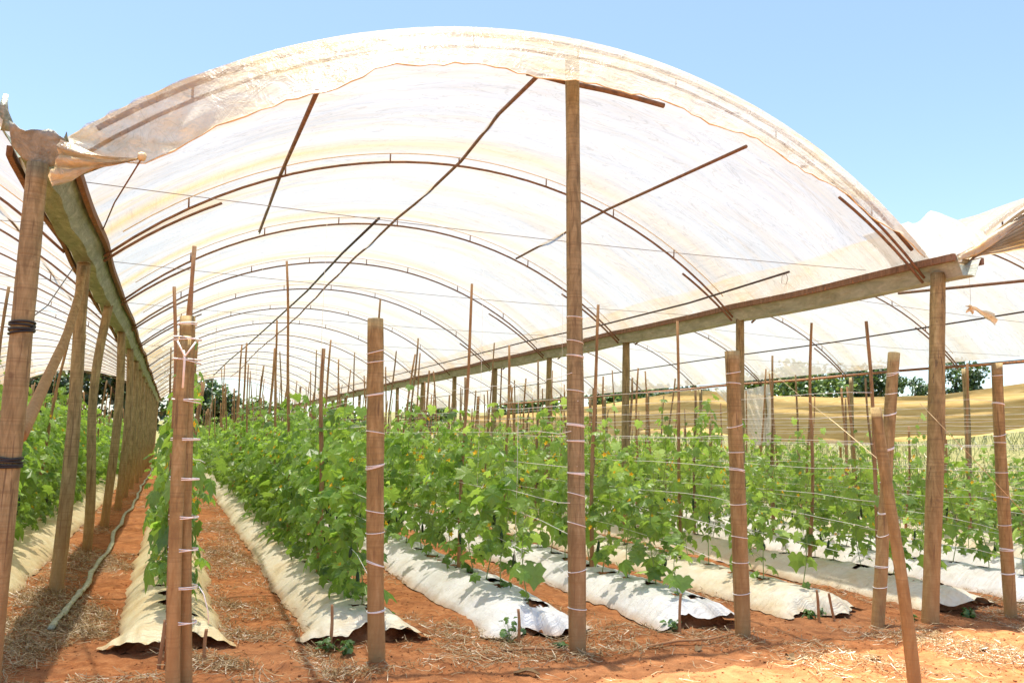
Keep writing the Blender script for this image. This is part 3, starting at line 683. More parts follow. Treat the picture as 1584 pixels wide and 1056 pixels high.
# ------------------------------------------------------------------ beds
BEDX = {-5: -7.8, -4: -6.3, -3: -4.8, -2: -3.3, -1: -1.80, 0: .08, 1: 1.52, 2: 2.96, 3: 4.48, 4: 5.92, 5: 7.55, 6: 9.05, 7: 10.55, 8: 12.05, 9: 13.5}
BEDNAME = {-5: 'furthest left row', -4: 'fourth row inside left tunnel', -3: 'third row inside left tunnel', -2: 'second row inside left tunnel', -1: 'row beside the left posts', 0: 'narrow row behind tied poles',
           1: 'row behind left banded post', 2: 'row behind tall ridge post', 3: 'row right of ridge post', 4: 'row behind leaning end post',
           5: 'row behind rightmost end post', 6: 'first row past corner post', 7: 'second row past corner post', 8: 'third row past corner post', 9: 'furthest row on the right'}
BEDCOL = {-1: 'cream', 0: 'cream', 1: 'mixed', 2: 'white', 3: 'white', 4: 'mixed', 5: 'mixed', 6: 'white', 7: 'white', 8: 'mixed', 9: 'mixed'}
BEDHW = {-1: .50, 0: .39, 1: .44}
BEDY = {-1: 6.9, 0: 6.72, 1: 6.58, 2: 6.45, 3: 6.28, 4: 6.32, 5: 6.2, 6: 6.2, 7: 6.3, 8: 6.3, 9: 6.3}
PLANTS = {}
for b in range(-5, 10):
    rg = random.Random(900+b); y = BEDY.get(b, 7.0)+.35; L_ = []
    step = .42 if b < 2 else .48
    while y < 52.5:
        L_.append((BEDX[b]+rg.uniform(-.03, .03), y)); y += step*rg.uniform(.85, 1.15)
    PLANTS[b] = L_
def WN(y, u_, f, b): return float(wob(y, u_*.8+b*2.1, f, 5, b % 6))
def bed(b):
    xc = BEDX[b]; y0 = BEDY.get(b, 7.0); hw = BEDHW.get(b, .45); H_ = .225; mt = M['mulch_'+BEDCOL.get(b, 'cream')]
    desc = {'cream': 'yellowed', 'mixed': 'stained', 'white': 'white'}[BEDCOL.get(b, 'cream')]
    e = empty('mulch_bed', (xc, y0, 0), '%s plastic-covered soil bed under the %s' % (desc, BEDNAME[b]), 'bed', 'long plastic-covered soil beds')
    rg = random.Random(b+50); fine = b >= -1 and b <= 6
    YY = list(np.arange(y0, 13 if fine else 8, .03 if fine else .15)); YY += list(np.arange(YY[-1]+.1, 52.6, .2 if fine else .5)); nx = 45 if fine else 13
    holes = [(x+rg.uniform(-.03, .03), y+rg.uniform(-.05, .05), rg.uniform(.045, .075)) for x, y in PLANTS[b] if y < 13]
    if fine: holes += [(xc+.1, y0+.28, .06)]
    V, U = [], []
    for y in YY:
        endf = 1-sstep(0, .35, y-y0)     # flares at the end
        wd = hw*(1+.03*math.sin(y*1.3+b)+.02*math.sin(y*4.1))*(1+.16*endf)
        for j in range(nx):
            u_ = j/(nx-1)*2-1; a = abs(u_)
            z = H_*(1-a**2.4)*(1+.05*math.sin(y*2.1+b*2))*(1-.30*endf)+endf*.010*math.sin(u_*31+b+y*3); z *= 1-(.85 if b in (-1, 2, 4, 6, 7) else .35)*math.exp(-((y-y0)/.07)**2)*(1 if u_ < .35 else .7)
            ruffle = a**6
            x = u_*wd+ruffle*.022*float(wob(y, b*3.3+(u_ > 0)*9, 9, 5, 1))+.012*math.sin(y*2.7)
            z += (.008*WN(y, u_, 7, b)+.0035*WN(y, u_*.6, 22, b+1))*(1-.7*ruffle)+ruffle*.005
            yy = y+endf*.10*math.sin(u_*5+b)-endf*.12*(1-a*a)*.6+.02*endf*math.sin(u_*23)
            z += endf*(.03*math.sin(u_*9+b*1.7)*(1-a)+.012)
            z = max(z, .006)
            V.append((x, yy-y0, z+gz(xc+x, yy)*.6)); U.append((x+xc, yy))
    def skip(i, j):
        if YY[i] > 13: return False
        px, py = U[i*nx+j]; px2, py2 = U[min(len(U)-1, (i+1)*nx+j+1)]; cx, cy_ = (px+px2)/2, (py+py2)/2
        for hx, hy, hr in holes:
            d_ = math.hypot((cx-hx)*.8, cy_-hy)
            if d_ < hr*(1+.35*math.sin(math.atan2(cy_-hy, cx-hx)*3+hx*9)): return True
        return False
    mb = MB(); mb.add(V, strip_mesh(V, len(YY), nx, skip if fine else None)); o = mb.build('mulch_film', mt, e)
    # soil core
    V = []; YS = [y0+.02]+list(np.arange(y0+.08, y0+.6, .04))+list(np.arange(y0+.7, 13, .12))+list(np.arange(13, 52.6, .8)); ns = 13
    for y in YS:
        k = sstep(0, .30, y-y0-.0)
        for j in range(ns):
            u_ = j/(ns-1)*2-1; V.append((u_*(hw-.05), y-y0, max(-.03, k*(H_*(1-abs(u_)**2.4)*(1-.3*(1-sstep(0, .45, y-y0)))-.03)+.02*math.sin(y*19+u_*8)*k*(1-abs(u_))+(.015*math.sin(y*41+u_*21) if y < y0+.6 else 0))))
    mb = MB(); mb.add(V, strip_mesh(V, len(YS), ns)); mb.build('soil_ridge', M['ridge'], e)
for b in BEDX: bed(b)

# ------------------------------------------------------------------ leaves (numpy templates)
LEAF = np.array([(0, 0), (-.17, .14), (-.22, .34), (-.04, .44), (.06, .64), (.24, .50), (.40, .42), (.60, .60), (.68, .36), (.80, .20), (1.08, 0),
                 (.80, -.20), (.68, -.36), (.60, -.60), (.40, -.42), (.24, -.50), (.06, -.64), (-.04, -.44), (-.22, -.34), (-.17, -.14)], float)
def leaf_tpl(lo=False):
    P_ = LEAF if not lo else LEAF[[0, 2, 4, 6, 7, 10, 13, 14, 16, 18]]
    V_ = np.vstack([[.36, 0], P_]); z = -.30*V_[:, 0]**2-.35*np.abs(V_[:, 1])**1.5; z[0] += .03
    if not lo: z[1:] += .03*np.sin(np.arange(len(P_))*2.3)
    n = len(P_); F_ = np.array([(0, 1+i, 1+(i+1) % n) for i in range(n)])
    return np.column_stack([V_, z]), F_
LT, LTL = leaf_tpl(), leaf_tpl(True)
def leaves_arrays(pos, az, tilt, roll, size, rnd, tpl):
    V_, F_ = tpl; n = len(pos)
    ca, sa, ct, st_, cr, sr = np.cos(az), np.sin(az), np.cos(tilt), np.sin(tilt), np.cos(roll), np.sin(roll)
    fx = np.stack([ca*ct, sa*ct, -st_], 1); sx = np.stack([-sa, ca, 0*ca], 1); ux = np.cross(fx, sx)
    s2 = sx*cr[:, None]+ux*sr[:, None]; u2 = ux*cr[:, None]-sx*sr[:, None]
    P_ = pos[:, None, :]+size[:, None, None]*(V_[None, :, 0, None]*fx[:, None, :]+V_[None, :, 1, None]*s2[:, None, :]+(V_[None, :, 2]*(.35+2.3*((rnd*7.31) % 1.0))[:, None])[:, :, None]*u2[:, None, :])
    F2 = F_[None]+(np.arange(n)*len(V_))[:, None, None]
    return P_.reshape(-1, 3), F2.reshape(-1, F_.shape[1]), np.repeat(rnd, len(V_))
def plant_leafset(rs, H_, n, wx=.17, wy=.20, low=.10):
    z = low+(H_-low)*rs.beta(1.25, 1.15, n); hf = z/H_
    wdt = np.interp(hf, [0, .15, .5, .85, 1.05], [.45, .9, 1.1, .8, .35])
    top = rs.uniform(0, 1, n) < .05; z = np.where(top, H_*rs.uniform(.95, 1.13, n), z); wdt = np.where(top, .35, wdt)
    px = rs.normal(0, wx, n)*wdt; py = rs.normal(0, wy, n)*wdt
    az = np.arctan2(py, px)+rs.normal(0, .6, n)
    size = (.045+.145*rs.beta(1.5, 1.7, n))*np.interp(hf, [0, .7, 1], [.95, 1, .55])*np.where(top, .75, 1)
    tilt = rs.uniform(-.1, 1.15, n); roll = rs.normal(0, .35, n)
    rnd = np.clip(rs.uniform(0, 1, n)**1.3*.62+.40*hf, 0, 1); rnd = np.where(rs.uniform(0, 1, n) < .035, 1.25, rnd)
    return np.stack([px, py, z], 1), az, tilt, roll, size, rnd
def make_vine(i, H_, n, wx, wy, young=False, nf=3, nc=1, low=.12):
    """one cucumber vine: stem, foliage, flowers, fruit"""
    rs = np.random.RandomState(1000+i); rg = random.Random(i)
    pos, az, tilt, roll, size, rnd = plant_leafset(rs, H_, n, wx, wy, low)
    V_, F_, R_ = leaves_arrays(pos, az, tilt, roll, size, rnd, LT)
    root = empty('cucumber_vine', (0, 0, 0))
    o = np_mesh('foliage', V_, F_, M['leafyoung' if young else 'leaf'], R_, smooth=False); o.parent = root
    mb = MB(); ph = rg.uniform(0, 6)
    def sp(z): return Vector((.035*math.sin(z*5+ph), .04*math.sin(z*4+ph*2), z))
    tube(mb, [sp(H_*t/14) for t in range(15)], [.006-.0035*t/14 for t in range(15)], 5)
    for p in pos[::2]:
        a = sp(max(0, p[2]-.10)); b_ = Vector(p); c = a.lerp(b_, .5); c.z += .03
        tube(mb, [a, c, b_], [.0022, .002, .0018], 3, False)
    for q in range(4):  # tendrils
        z = rg.uniform(.3, .95)*H_; a = rg.uniform(0, 6.28); r = rg.uniform(.1, .22)
        tube(mb, [sp(z)]+[Vector((math.cos(a)*r*t, math.sin(a)*r*t, z+.05*t+.02*math.sin(t*9))) for t in (.35, .6, .8, 1)], .0012, 3, False)
    mb.build('stem', M['stem'], root)
    for q in range(nf):
        a = rg.uniform(0, 6.28); z = rg.uniform(.25, .9)*H_; c = Vector((math.cos(a)*.21, math.sin(a)*.21, z)); mb = MB(); s = rg.uniform(.020, .032)
        ax = Vector((math.cos(a), math.sin(a), .5)).normalized(); sx = ax.orthogonal().normalized(); sy_ = ax.cross(sx); vs = [c-ax*.012]; fs = []
        for j in range(5):
            t = j*2*math.pi/5
            for dt, rr, h in ((-.5, .6, .3), (0, 1.15, .45), (.5, .6, .3)):
                vs.append(c+(sx*math.cos(t+dt)+sy_*math.sin(t+dt))*s*rr+ax*s*h)
            k = 1+j*3; fs += [(0, k, k+1), (0, k+1, k+2)]
        mb.add(vs, fs); mb.build('flower', M['yellow'], root, smooth=False)
    for q in range(nc):
        a = rg.uniform(0, 6.28); z = rg.uniform(.22, .55)*H_; l = rg.uniform(.09, .17); r = rg.uniform(.08, .14); mb = MB()
        c = Vector((math.cos(a)*r, math.sin(a)*r, z)); bend = Vector((rg.uniform(-.02, .02), rg.uniform(-.02, .02), 0))
        tube(mb, [c+Vector((0, 0, .03)), c]+[c+bend*t*t-Vector((0, 0, l*t)) for t in (.08, .25, .5, .75, .92, 1)], [.002, .004, .011, .0155, .0165, .0155, .010, .003], 8)
        mb.build('cucumber', M['fruit'], root)
    return root
def copy_tree(o, loc, rz, sc):
    c = o.copy(); COL.objects.link(c); c.location = loc; c.rotation_euler = (0, 0, rz); c.scale = sc
    for ch in list(o.children):
        d = ch.copy(); COL.objects.link(d); d.parent = c
    return c
def vine_h(b, y, rg):
    base = {-5: 1.7, -4: 1.7, -3: 1.7, -2: 1.75, -1: 1.66, 0: 1.72, 1: 1.66, 2: 1.66, 3: 1.64, 4: 1.58, 5: 1.55, 6: 1.48, 7: 1.40, 8: 1.40, 9: 1.35}[b]
    return base*rg.uniform(.80, 1.16)
cands = []
for b, L_ in PLANTS.items():
    for i, (x, y) in enumerate(L_):
        q = proj((x, y, .9))
        vis = q is not None and -70 < q[0] < 1650
        cands.append((math.hypot(x, y)+(0 if vis else 500)+(6 if b <= -3 else 2*(b == -2)), b, i, x, y, vis))
cands.sort()
NIND = 292
DENSE = [make_vine(i, 1.6, 84, .145, .13, False, 5, 2) for i in range(11)]
OPENP = [make_vine(40+i, 1.55, 52, .125, .105, True, 4, 1) for i in range(8)]
SMALL = [make_vine(80+i, .62, 13, .07, .08, True, 0, 0, .05) for i in range(3)]
used = set(); rest = []
cnt = {}
for rank, (d_, b, i, x, y, vis) in enumerate(sorted([c for c in cands[:NIND]], key=lambda c: (c[1], c[4]))):
    rg = random.Random(b*1000+i); k = cnt.get(b, 0); cnt[b] = k+1
    H_ = vine_h(b, y, rg)
    small = (i == 0 and b in (2, 3, 4, 5, 6)) or (rg.random() < .06 and b >= 3)
    if small: pr, H0 = rg.choice(SMALL), .62; H_ = rg.uniform(.5, .8)
    elif b >= 3: pr, H0 = rg.choice(OPENP), 1.55
    else: pr, H0 = rg.choice(DENSE if b != 2 or rg.random() < .6 else OPENP), 1.58
    if not small and i <= 2 and b >= 1: H_ *= (.72, .82, .92)[i]
    wd = {0: .72}.get(b, rg.uniform(.85, 1.1))
    if b >= 4: wd *= .92
    sc = (wd, wd*rg.uniform(.9, 1.15), H_/H0); rz = rg.uniform(-.5, .5)+(math.pi if rg.random() < .5 else 0)
    z = .17+gz(x, y)*.6
    if id(pr) not in used:
        used.add(id(pr)); pr.location = (x, y, z); pr.rotation_euler = (0, 0, rz); pr.scale = sc; o = pr; first = True
    else: o = copy_tree(pr, (x, y, z), rz, sc)
    kind = 'small' if small else ('airy' if pr in OPENP else 'bushy')
    tag(o, '%s cucumber vine, %s from the front in the %s' % (kind, ordn(k), BEDNAME[b]), 'cucumber vine', 'cucumber vines in the %s' % BEDNAME[b])
for pr in DENSE+OPENP+SMALL:
    if id(pr) not in used:
        for ch in list(pr.children): bpy.data.objects.remove(ch)
        bpy.data.objects.remove(pr)
VV, FF, RR, off = [], [], [], 0
rs = np.random.RandomState(77)
for (d_, b, i, x, y, vis) in cands[NIND:]:
    if not vis and y > 9 and not (-25 < 0): continue
    q = proj((x, y, .9))
    if q is None or not (-300 < q[0] < 1900): continue
    rg = random.Random(b*1000+i); H_ = vine_h(b, y, rg); n = int((56 if b < 3 else 46)*(1 if y < 25 else .7))
    pos, az, tilt, roll, size, rnd = plant_leafset(rs, H_, n, .17, .22, .12)
    if y > 25: size = size*1.15
    pos = pos+np.array([x, y, .14])
    a, f_, r_ = leaves_arrays(pos, az, tilt, roll, size, rnd, LTL)
    VV.append(a); FF.append(f_+off); RR.append(r_); off += len(a)
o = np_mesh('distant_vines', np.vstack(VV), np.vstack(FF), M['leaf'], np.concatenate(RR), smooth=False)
tag(o, 'dense rows of cucumber vines merging toward the far end of the tunnels', 'cucumber vines', kind='stuff')

# ------------------------------------------------------------------ stakes in the rows
def stake(x, y, h, b, k, lean=(0, 0), r=.019, seed=0):
    rg = random.Random(seed); P_ = []; R_ = []; bx_ = rg.uniform(-.03, .03); ph = rg.uniform(0, 6)
    for i in range(12):
        t = i/11; P_.append((lean[0]*t+bx_*math.sin(math.pi*t)+.012*math.sin(9*t+ph), lean[1]*t+.015*math.sin(7*t+ph*2), -.1+(h+.1)*t))
        R_.append(r*(1.12-.35*t)*(1+rg.uniform(-.08, .08)))
    mb = MB(); tube(mb, P_, R_, 7, True, .06, rg)
    o = mb.build('plant_stake', M[rg.choice(['stake', 'stake', 'stakegrey'])], None, (x, y, gz(x, y)+.1))
    ln = 'straight' if abs(lean[0]) < .08 else ('left-leaning' if lean[0] < 0 else 'right-leaning')
    tall = 'tall' if h > 3.0 else ('mid-height' if h > 2.4 else 'short')
    return tag(o, '%s %s wooden stake, %s from the front in the %s' % (tall, ln, ordn(k), BEDNAME[b]), 'stake', 'wooden stakes in the %s' % BEDNAME[b])
ST = {0: [(6.35, 2.95, .0)], 1: [(8.6, 2.5, -.1), (11.5, 3.97, -.25), (13.6, 3.43, -.12), (15.7, 3.2, .1), (17.2, 3.0, .1)], 2: [(8.6, 3.35, .08), (12.5, 3.75, -.05), (13.8, 3.1, .1), (16.5, 3.1, 0)],
      3: [(8.35, 3.18, .03), (11.1, 3.0, .05), (13.0, 2.6, 0), (15.5, 2.9, .1)], 4: [(8.85, 3.17, -.06), (11.2, 2.6, .1), (13.2, 3.0, 0)], 5: [(8.3, 3.2, 0), (7.2, 3.08, -.12), (10.9, 2.5, .05), (12.9, 2.8, .1)],
      6: [(6.45, 3.15, .04), (8.7, 2.6, -.1), (10.8, 3.1, .05)]}
STK = []
for b in range(-4, 10):
    rg = random.Random(b*7+3); L_ = [(y, h, l) for y, h, l in ST.get(b, [])]; y = max([q[0] for q in L_], default=7.5)+rg.uniform(.8, 1.6)
    while y < 50:
        L_.append((y, rg.uniform(2.0, 3.5)+(.45 if 1 <= b <= 4 else 0), rg.gauss(0, .15))); y += rg.uniform(.55, 1.2)*(1+.018*y)
    L_.sort()
    for k, (y, h, l) in enumerate(L_):
        STK.append(((BEDX[b]+rg.uniform(-.05, .05)), y, h, b, k, l))
nstk = 0
for i, (x, y, h, b, k, l) in enumerate(STK):
    nstk += 1
    q = proj((x, y, 2))
    if q is None or not (-40 < q[0] < 1640): continue
    stake(x, y, h-.1, b, k, (l, random.Random(i).uniform(-.1, .1)), random.Random(i+5).uniform(.018, .027), i*13+1)

# ------------------------------------------------------------------ trellis strings
rg = random.Random(8)
SROW = {0: (.18, 5.76), 1: (1.43, 6.05), 2: (2.94, 5.84), 3: (4.57, 5.96), 4: (6.15, 5.9), 5: (7.66, 5.8), 6: (9.1, 5.8), 7: (10.6, 5.8), 8: (12.1, 5.8)}
for b, (x0_, y0_) in SROW.items():
    for k, z in enumerate([.58, .84, 1.08, 1.36, 1.62, 1.86, 2.08] if b > 0 else [.84, 1.36, 1.86]):
        pts = []; y = y0_; lastx = x0_
        n = 26
        for i in range(n):
            t = i/(n-1); yy = y0_+(44-y0_)*t**1.6; xx = x0_+(BEDX[b]-x0_)*min(1, t*6)+(.03 if k % 2 else -.03)
            zz = z+(.14*min(1, t*6) if z < 1 else .05)+rg.uniform(-.02, .02)
            pts.append((xx, yy, zz))
        hn = ['lowest', 'second lowest', 'third lowest', 'middle', 'third highest', 'second highest', 'highest'][k] if b > 0 else ['lowest', 'middle', 'highest'][k]
        pipe('trellis_string', pts, .0022, 'string', '%s white trellis string along the %s' % (hn, BEDNAME[b]), 'string', 'white strings strung along the rows', 4)
# hanging vertical twines near the front
for i, (x, y, zt, zb) in enumerate([(2.96, 8.1, 3.4, .9), (1.52, 9.6, 4.3, 1.2), (4.48, 9.3, 4.4, 1.1), (.5, 13, 4.3, 1.4), (1.2, 14, 4.6, 1.5), (3.0, 7.15, 2.1, .5)]):
    pipe('hanging_twine', [(x, y, zt), (x+.01, y, (zt+zb)/2), (x, y, zb)], .002, 'string', '%s vertical white twine hanging down into the vines, counted by depth' % ordn(i), 'string', 'vertical twines hanging into the vines', 4)
pipe('guy_twine', [(4.53, 4.28, 1.50), (5.0, 5.2, 1.80), (5.4, 6.0, 2.04), (6.2, 7.5, 2.5)], .0022, 'yellowtwine', 'pale twine running from the slim front pole up and back to the left', 'string')
pipe('guy_twine', [(6.62, 5.8, 2.05), (7.1, 5.65, 1.55), (7.62, 5.5, 1.0)], .003, 'yellowtwine', 'pale twine slanting down to the right edge from the corner post', 'string')

# ------------------------------------------------------------------ flat hose on the path
mb = MB(); P_ = [(-.78, 7.6, .04), (-.73, 8.3, .05), (-.70, 9.2, .05), (-.73, 10.3, .05), (-.66, 11.6, .05), (-.70, 13.5, .045), (-.72, 16, .04), (-.66, 20, .04), (-.72, 26, .04), (-.66, 34, .04), (-.7, 44, .04)]
Q = []
for i in range(len(P_)-1):
    for j in range(8): t = j/8; Q.append(tuple(P_[i][c]+(P_[i+1][c]-P_[i][c])*t for c in range(3)))
p0 = Vector(Q[0]); tube(mb, [(q[0]-p0.x+.02*math.sin(q[1]*2.1), q[1]-p0.y, q[2]-p0.z+gz(q[0], q[1])) for q in Q], [.027*(1+.15*math.sin(i*1.1)) for i in range(len(Q))], 9, True, .05, random.Random(1), flat=.55)
tag(mb.build('flat_hose', M['hose'], None, p0), 'pale green flat hose lying along the dirt path beside the posts', 'hose')

# ------------------------------------------------------------------ straw, clods, weeds, grass
def strips(n, sampler, lmin, lmax, w, seed, curl=.5, lift=.02):
    rs = np.random.RandomState(seed); xy = sampler(rs, n); n = len(xy)
    a = rs.uniform(0, 6.28, n); L_ = rs.uniform(lmin, lmax, n); c = rs.normal(0, curl, n); zz = rs.uniform(.003, lift, n)
    V_ = np.zeros((n, 8, 3)); px, py = xy[:, 0].copy(), xy[:, 1].copy(); ang = a.copy()
    for s in range(4):
        nxv, nyv = -np.sin(ang)*w/2, np.cos(ang)*w/2; z = gh(px, py)+zz*(1+.6*np.sin(s*1.7+a))+.004
        V_[:, s*2] = np.stack([px+nxv, py+nyv, z], 1); V_[:, s*2+1] = np.stack([px-nxv, py-nyv, z+rs.uniform(0, .004, n)], 1)
        px = px+np.cos(ang)*L_/3; py = py+np.sin(ang)*L_/3; ang = ang+c*.6
    F_ = np.array([(0, 1, 3, 2), (2, 3, 5, 4), (4, 5, 7, 6)])[None]+(np.arange(n)*8)[:, None, None]
    return V_.reshape(-1, 3), F_.reshape(-1, 4), np.repeat(rs.uniform(0, 1, n), 8)
def on_bed(x, y):
    m = np.zeros(len(x), bool)
    for b, xc in BEDX.items(): m |= (np.abs(x-xc) < BEDHW.get(b, .45)+.02) & (y > BEDY.get(b, 7.0)-.1)
    return m
def samp_path(rs, n):
    x = rs.uniform(-1.3, 8.6, n*4); y = 5.6+rs.exponential(5.5, n*4)
    k = (wob(x, y, 1.5, 5, 1)+wob(x, y, 4, 5, 2)*.7+.5*((x > .4) & (x < 1.2)) > rs.uniform(-.2, .9, n*4)) & ~on_bed(x, y) & (y < 30)
    left = (x < 1.4) | (rs.uniform(0, 1, n*4) < .3)
    return np.stack([x, y], 1)[k & left][:n]
def samp_front(rs, n):
    x = rs.uniform(-1.2, 8.6, n*4); y = rs.uniform(3.0, 6.1, n*4)
    right = np.exp(-((x-6.1)/1.3)**2-((y-5.0)/.45)**2)*2.6+np.exp(-((x+.2)/.6)**2-((y-6.2)/.35)**2)*1.2
    k = rs.uniform(0, 1, n*4) < (.035+.9*right*(wob(x, y, 3, 5, 2) > -.2))
    return np.stack([x, y], 1)[k][:n]
a1 = strips(34000, samp_path, .04, .22, .005, 3, .8, .04); a2 = strips(8000, samp_front, .04, .2, .004, 4, .6, .035)
V_ = np.vstack([a1[0], a2[0]]); F_ = np.vstack([a1[1], a2[1]+len(a1[0])]); R_ = np.concatenate([a1[2], a2[2]])
tag(np_mesh('dry_straw', V_, F_, M['straw'], R_, smooth=False), 'dry straw and stalks scattered over the red soil', 'straw', kind='stuff')
# clods
def blobs(name, n, samp, smin, smax, mat, seed, label):
    rs = np.random.RandomState(seed); xy = samp(rs, n); n = len(xy)
    base = np.array([(1, 0, 0), (-1, 0, 0), (0, 1, 0), (0, -1, 0), (0, 0, 1), (0, 0, -1)], float); F0 = np.array([(0, 2, 4), (2, 1, 4), (1, 3, 4), (3, 0, 4), (2, 0, 5), (1, 2, 5), (3, 1, 5), (0, 3, 5)])
    s = rs.uniform(smin, smax, n)*rs.uniform(.4, 1, n); V_ = base[None]*s[:, None, None]*rs.uniform(.55, 1.2, (n, 6, 1)); V_[:, :, 2] *= .7
    a = rs.uniform(0, 6.28, n); c, s_ = np.cos(a)[:, None], np.sin(a)[:, None]; x = V_[:, :, 0]*c-V_[:, :, 1]*s_; y = V_[:, :, 0]*s_+V_[:, :, 1]*c
    P_ = np.stack([x+xy[:, 0:1], y+xy[:, 1:2], V_[:, :, 2]+(gh(xy[:, 0], xy[:, 1])+s*.2)[:, None]], 2)
    tag(np_mesh(name, P_.reshape(-1, 3), (F0[None]+(np.arange(n)*6)[:, None, None]).reshape(-1, 3), mat, np.repeat(rs.uniform(0, 1, n), 6)), label, 'soil', kind='stuff')
def samp_clod(rs, n):
    x = rs.uniform(-1.4, 8.6, n*2); y = 3.2+rs.exponential(4.0, n*2); k = ~on_bed(x, y) & (y < 22); return np.stack([x, y], 1)[k][:n]
blobs('soil_clods', 9000, samp_clod, .004, .017, M['soil'], 6, 'small clods and crumbs of red soil on the ground')
# weeds
def weed(x, y, s, seed, label):
    rs = np.random.RandomState(seed); n = 26; z = rs.uniform(.02, s, n); a = rs.uniform(0, 6.28, n); r = rs.uniform(0, .6*s, n)
    pos = np.stack([r*np.cos(a), r*np.sin(a), z], 1)
    V_, F_, R_ = leaves_arrays(pos, a, rs.uniform(-.5, .8, n), rs.normal(0, .3, n), rs.uniform(.02, .05, n), rs.uniform(0, 1, n), LTL)
    e = empty('weed', (x, y, gz(x, y)), label, 'weed', 'small weeds on the soil')
    o = np_mesh('foliage', V_, F_, M['weed'], R_, smooth=False); o.parent = e
    mb = MB()
    for p in pos[::2]: tube(mb, [(0, 0, 0), (p[0]*.6, p[1]*.6, p[2]*.6), tuple(p)], .0015, 3, False)
    mb.build('stem', M['stem'], e)
for i, (x, y, s, l) in enumerate([(1.18, 6.38, .12, 'low green weed around the peg left of the banded end post'), (1.30, 6.25, .10, 'small weed touching the foot of the banded end post'), (2.62, 6.28, .20, 'upright weed at the end of the bed beside the ridge post'),
        (4.10, 6.22, .12, 'small weed in the open end of the bed right of the ridge post'), (5.62, 6.22, .11, 'spreading weed at the open end of the bed left of the leaning post'), (5.85, 6.3, .10, 'tiny weed beside the tilted peg'),
        (6.55, 5.95, .09, 'tuft of weed at the foot of the corner post'), (7.40, 6.0, .10, 'weed near the rightmost end post'), (1.78, 7.2, .16, 'weed growing in the gap right of the stained bed'), (2.95, 6.0, .06, 'tiny weed behind the foot of the ridge post')]):
    weed(x, y, s, 60+i, l)
# dry leaves / chips in the foreground
for i, (x, y, s) in enumerate([(5.05, 4.95, .07), (4.45, 5.15, .05), (2.4, 5.45, .07), (3.95, 5.62, .05), (.55, 4.7, .05), (6.2, 4.9, .05)]):
    mb = MB(); vs = [(s*(a*1.3), s*b_*.6, .012+.02*abs(b_)+.012*math.sin(a*3+i)) for a in (-1, -.5, 0, .5, 1) for b_ in (-1+.5*abs(a), 0, 1-.5*abs(a))]
    mb.add(vs, strip_mesh(vs, 5, 3)); o = mb.build('dry_leaf', M['straw'], None, (x, y, gz(x, y))); o.rotation_euler = (0, 0, i*1.3)
    o.modifiers.new('s', 'SOLIDIFY').thickness = .002
    tag(o, 'curled dry leaf on the bare soil, %s from the right' % ordn([1, 2, 4, 3, 5, 0][i]), 'leaf', 'curled dry leaves in the foreground')
mb = MB(); tube(mb, [(0, 0, 0), (.3, .05, .01), (.62, .06, .0), (.95, .16, .005)], [.012, .011, .01, .006], 6)
tag(mb.build('fallen_stick', M['stake'], None, (3.55, 5.72, .03)), 'thin fallen stick lying on the soil right of the ridge post', 'stick', 'fallen sticks')
mb = MB(); tube(mb, [(0, 0, 0), (.25, -.06, .01), (.5, -.16, .0)], [.010, .010, .007], 6)
tag(mb.build('fallen_stick', M['stakegrey'], None, (2.42, 5.98, .02)), 'short fallen stick beside the foot of the ridge post', 'stick', 'fallen sticks')

# field grass beyond the rows
rs = np.random.RandomState(12); n = 26000
x = 14.0+np.abs(rs.normal(0, 7, n)); y = rs.uniform(6, 60, n); hh = rs.uniform(.25, .75, n)*(1+.5*wob(x, y, .8, 4, 1)); a = rs.uniform(0, 6.28, n); ln = rs.normal(0, .22, (n, 2)); wv = .012
z = gh(x, y); dx, dy = np.cos(a)*wv, np.sin(a)*wv
V_ = np.stack([np.stack([x-dx, y-dy, z-.02], 1), np.stack([x+dx, y+dy, z-.02], 1), np.stack([x+ln[:, 0]*.5+dx*.7, y+ln[:, 1]*.5+dy*.7, z+hh*.6], 1), np.stack([x+ln[:, 0]*.5-dx*.7, y+ln[:, 1]*.5-dy*.7, z+hh*.6], 1), np.stack([x+ln[:, 0]*1.2, y+ln[:, 1]*1.2, z+hh], 1)], 1)
k = (np.arange(n)*5)[:, None, None]
F_ = np.vstack([(np.array([(0, 1, 2)])[None]+k).reshape(-1, 3), (np.array([(0, 2, 3)])[None]+k).reshape(-1, 3), (np.array([(3, 2, 4)])[None]+k).reshape(-1, 3)])
tag(np_mesh('field_grass', V_.reshape(-1, 3), F_, M['grass'], np.repeat(rs.uniform(0, 1, n), 5), smooth=False), 'tall dry yellow-green grass in the field behind the right-hand rows', 'grass', kind='stuff')

# ------------------------------------------------------------------ orange shade net, drape
def px_ray(px, py):
    return CF*1267+CR*(px-792)+CU*(528-py)
def at_x(px, py, X):
    d = px_ray(px, py); return CO+d*(X/d.x)
top = [(20, 12.5, 3.35), (20, 14.4, 3.25), (20, 17.0, 3.05), (20, 20.6, 3.12), (20, 24, 3.32), (20, 28, 3.7), (20, 29.5, 3.75), (20, 35, 3.45), (20, 43, 3.2), (20, 50, 3.1), (20, 58, 3.2)]
bot = [2.3, 2.15, 1.9, 1.75, 1.8, 2.1, 2.15, 1.95, 1.85, 1.8, 1.8]
e = empty('shade_net', (20, 12.5, 2), 'long orange-yellow shade net sagging across the field beyond the right-hand rows', 'net')
V = []
N_ = 140
ty = [t[1] for t in top]; tz = [t[2]+.12 for t in top]
for i in range(N_+1):
    y = 12.5+45.5*i/N_; zt, zb = np.interp(y, ty, tz), np.interp(y, ty, bot)
    for j in range(13):
        s = j/12; V.append((.25*math.sin(s*3.1)+.05*math.sin(s*22+y*.5)+.08*math.sin(y*1.7)*s, y-12.5, zt+(zb-zt)*s-2))
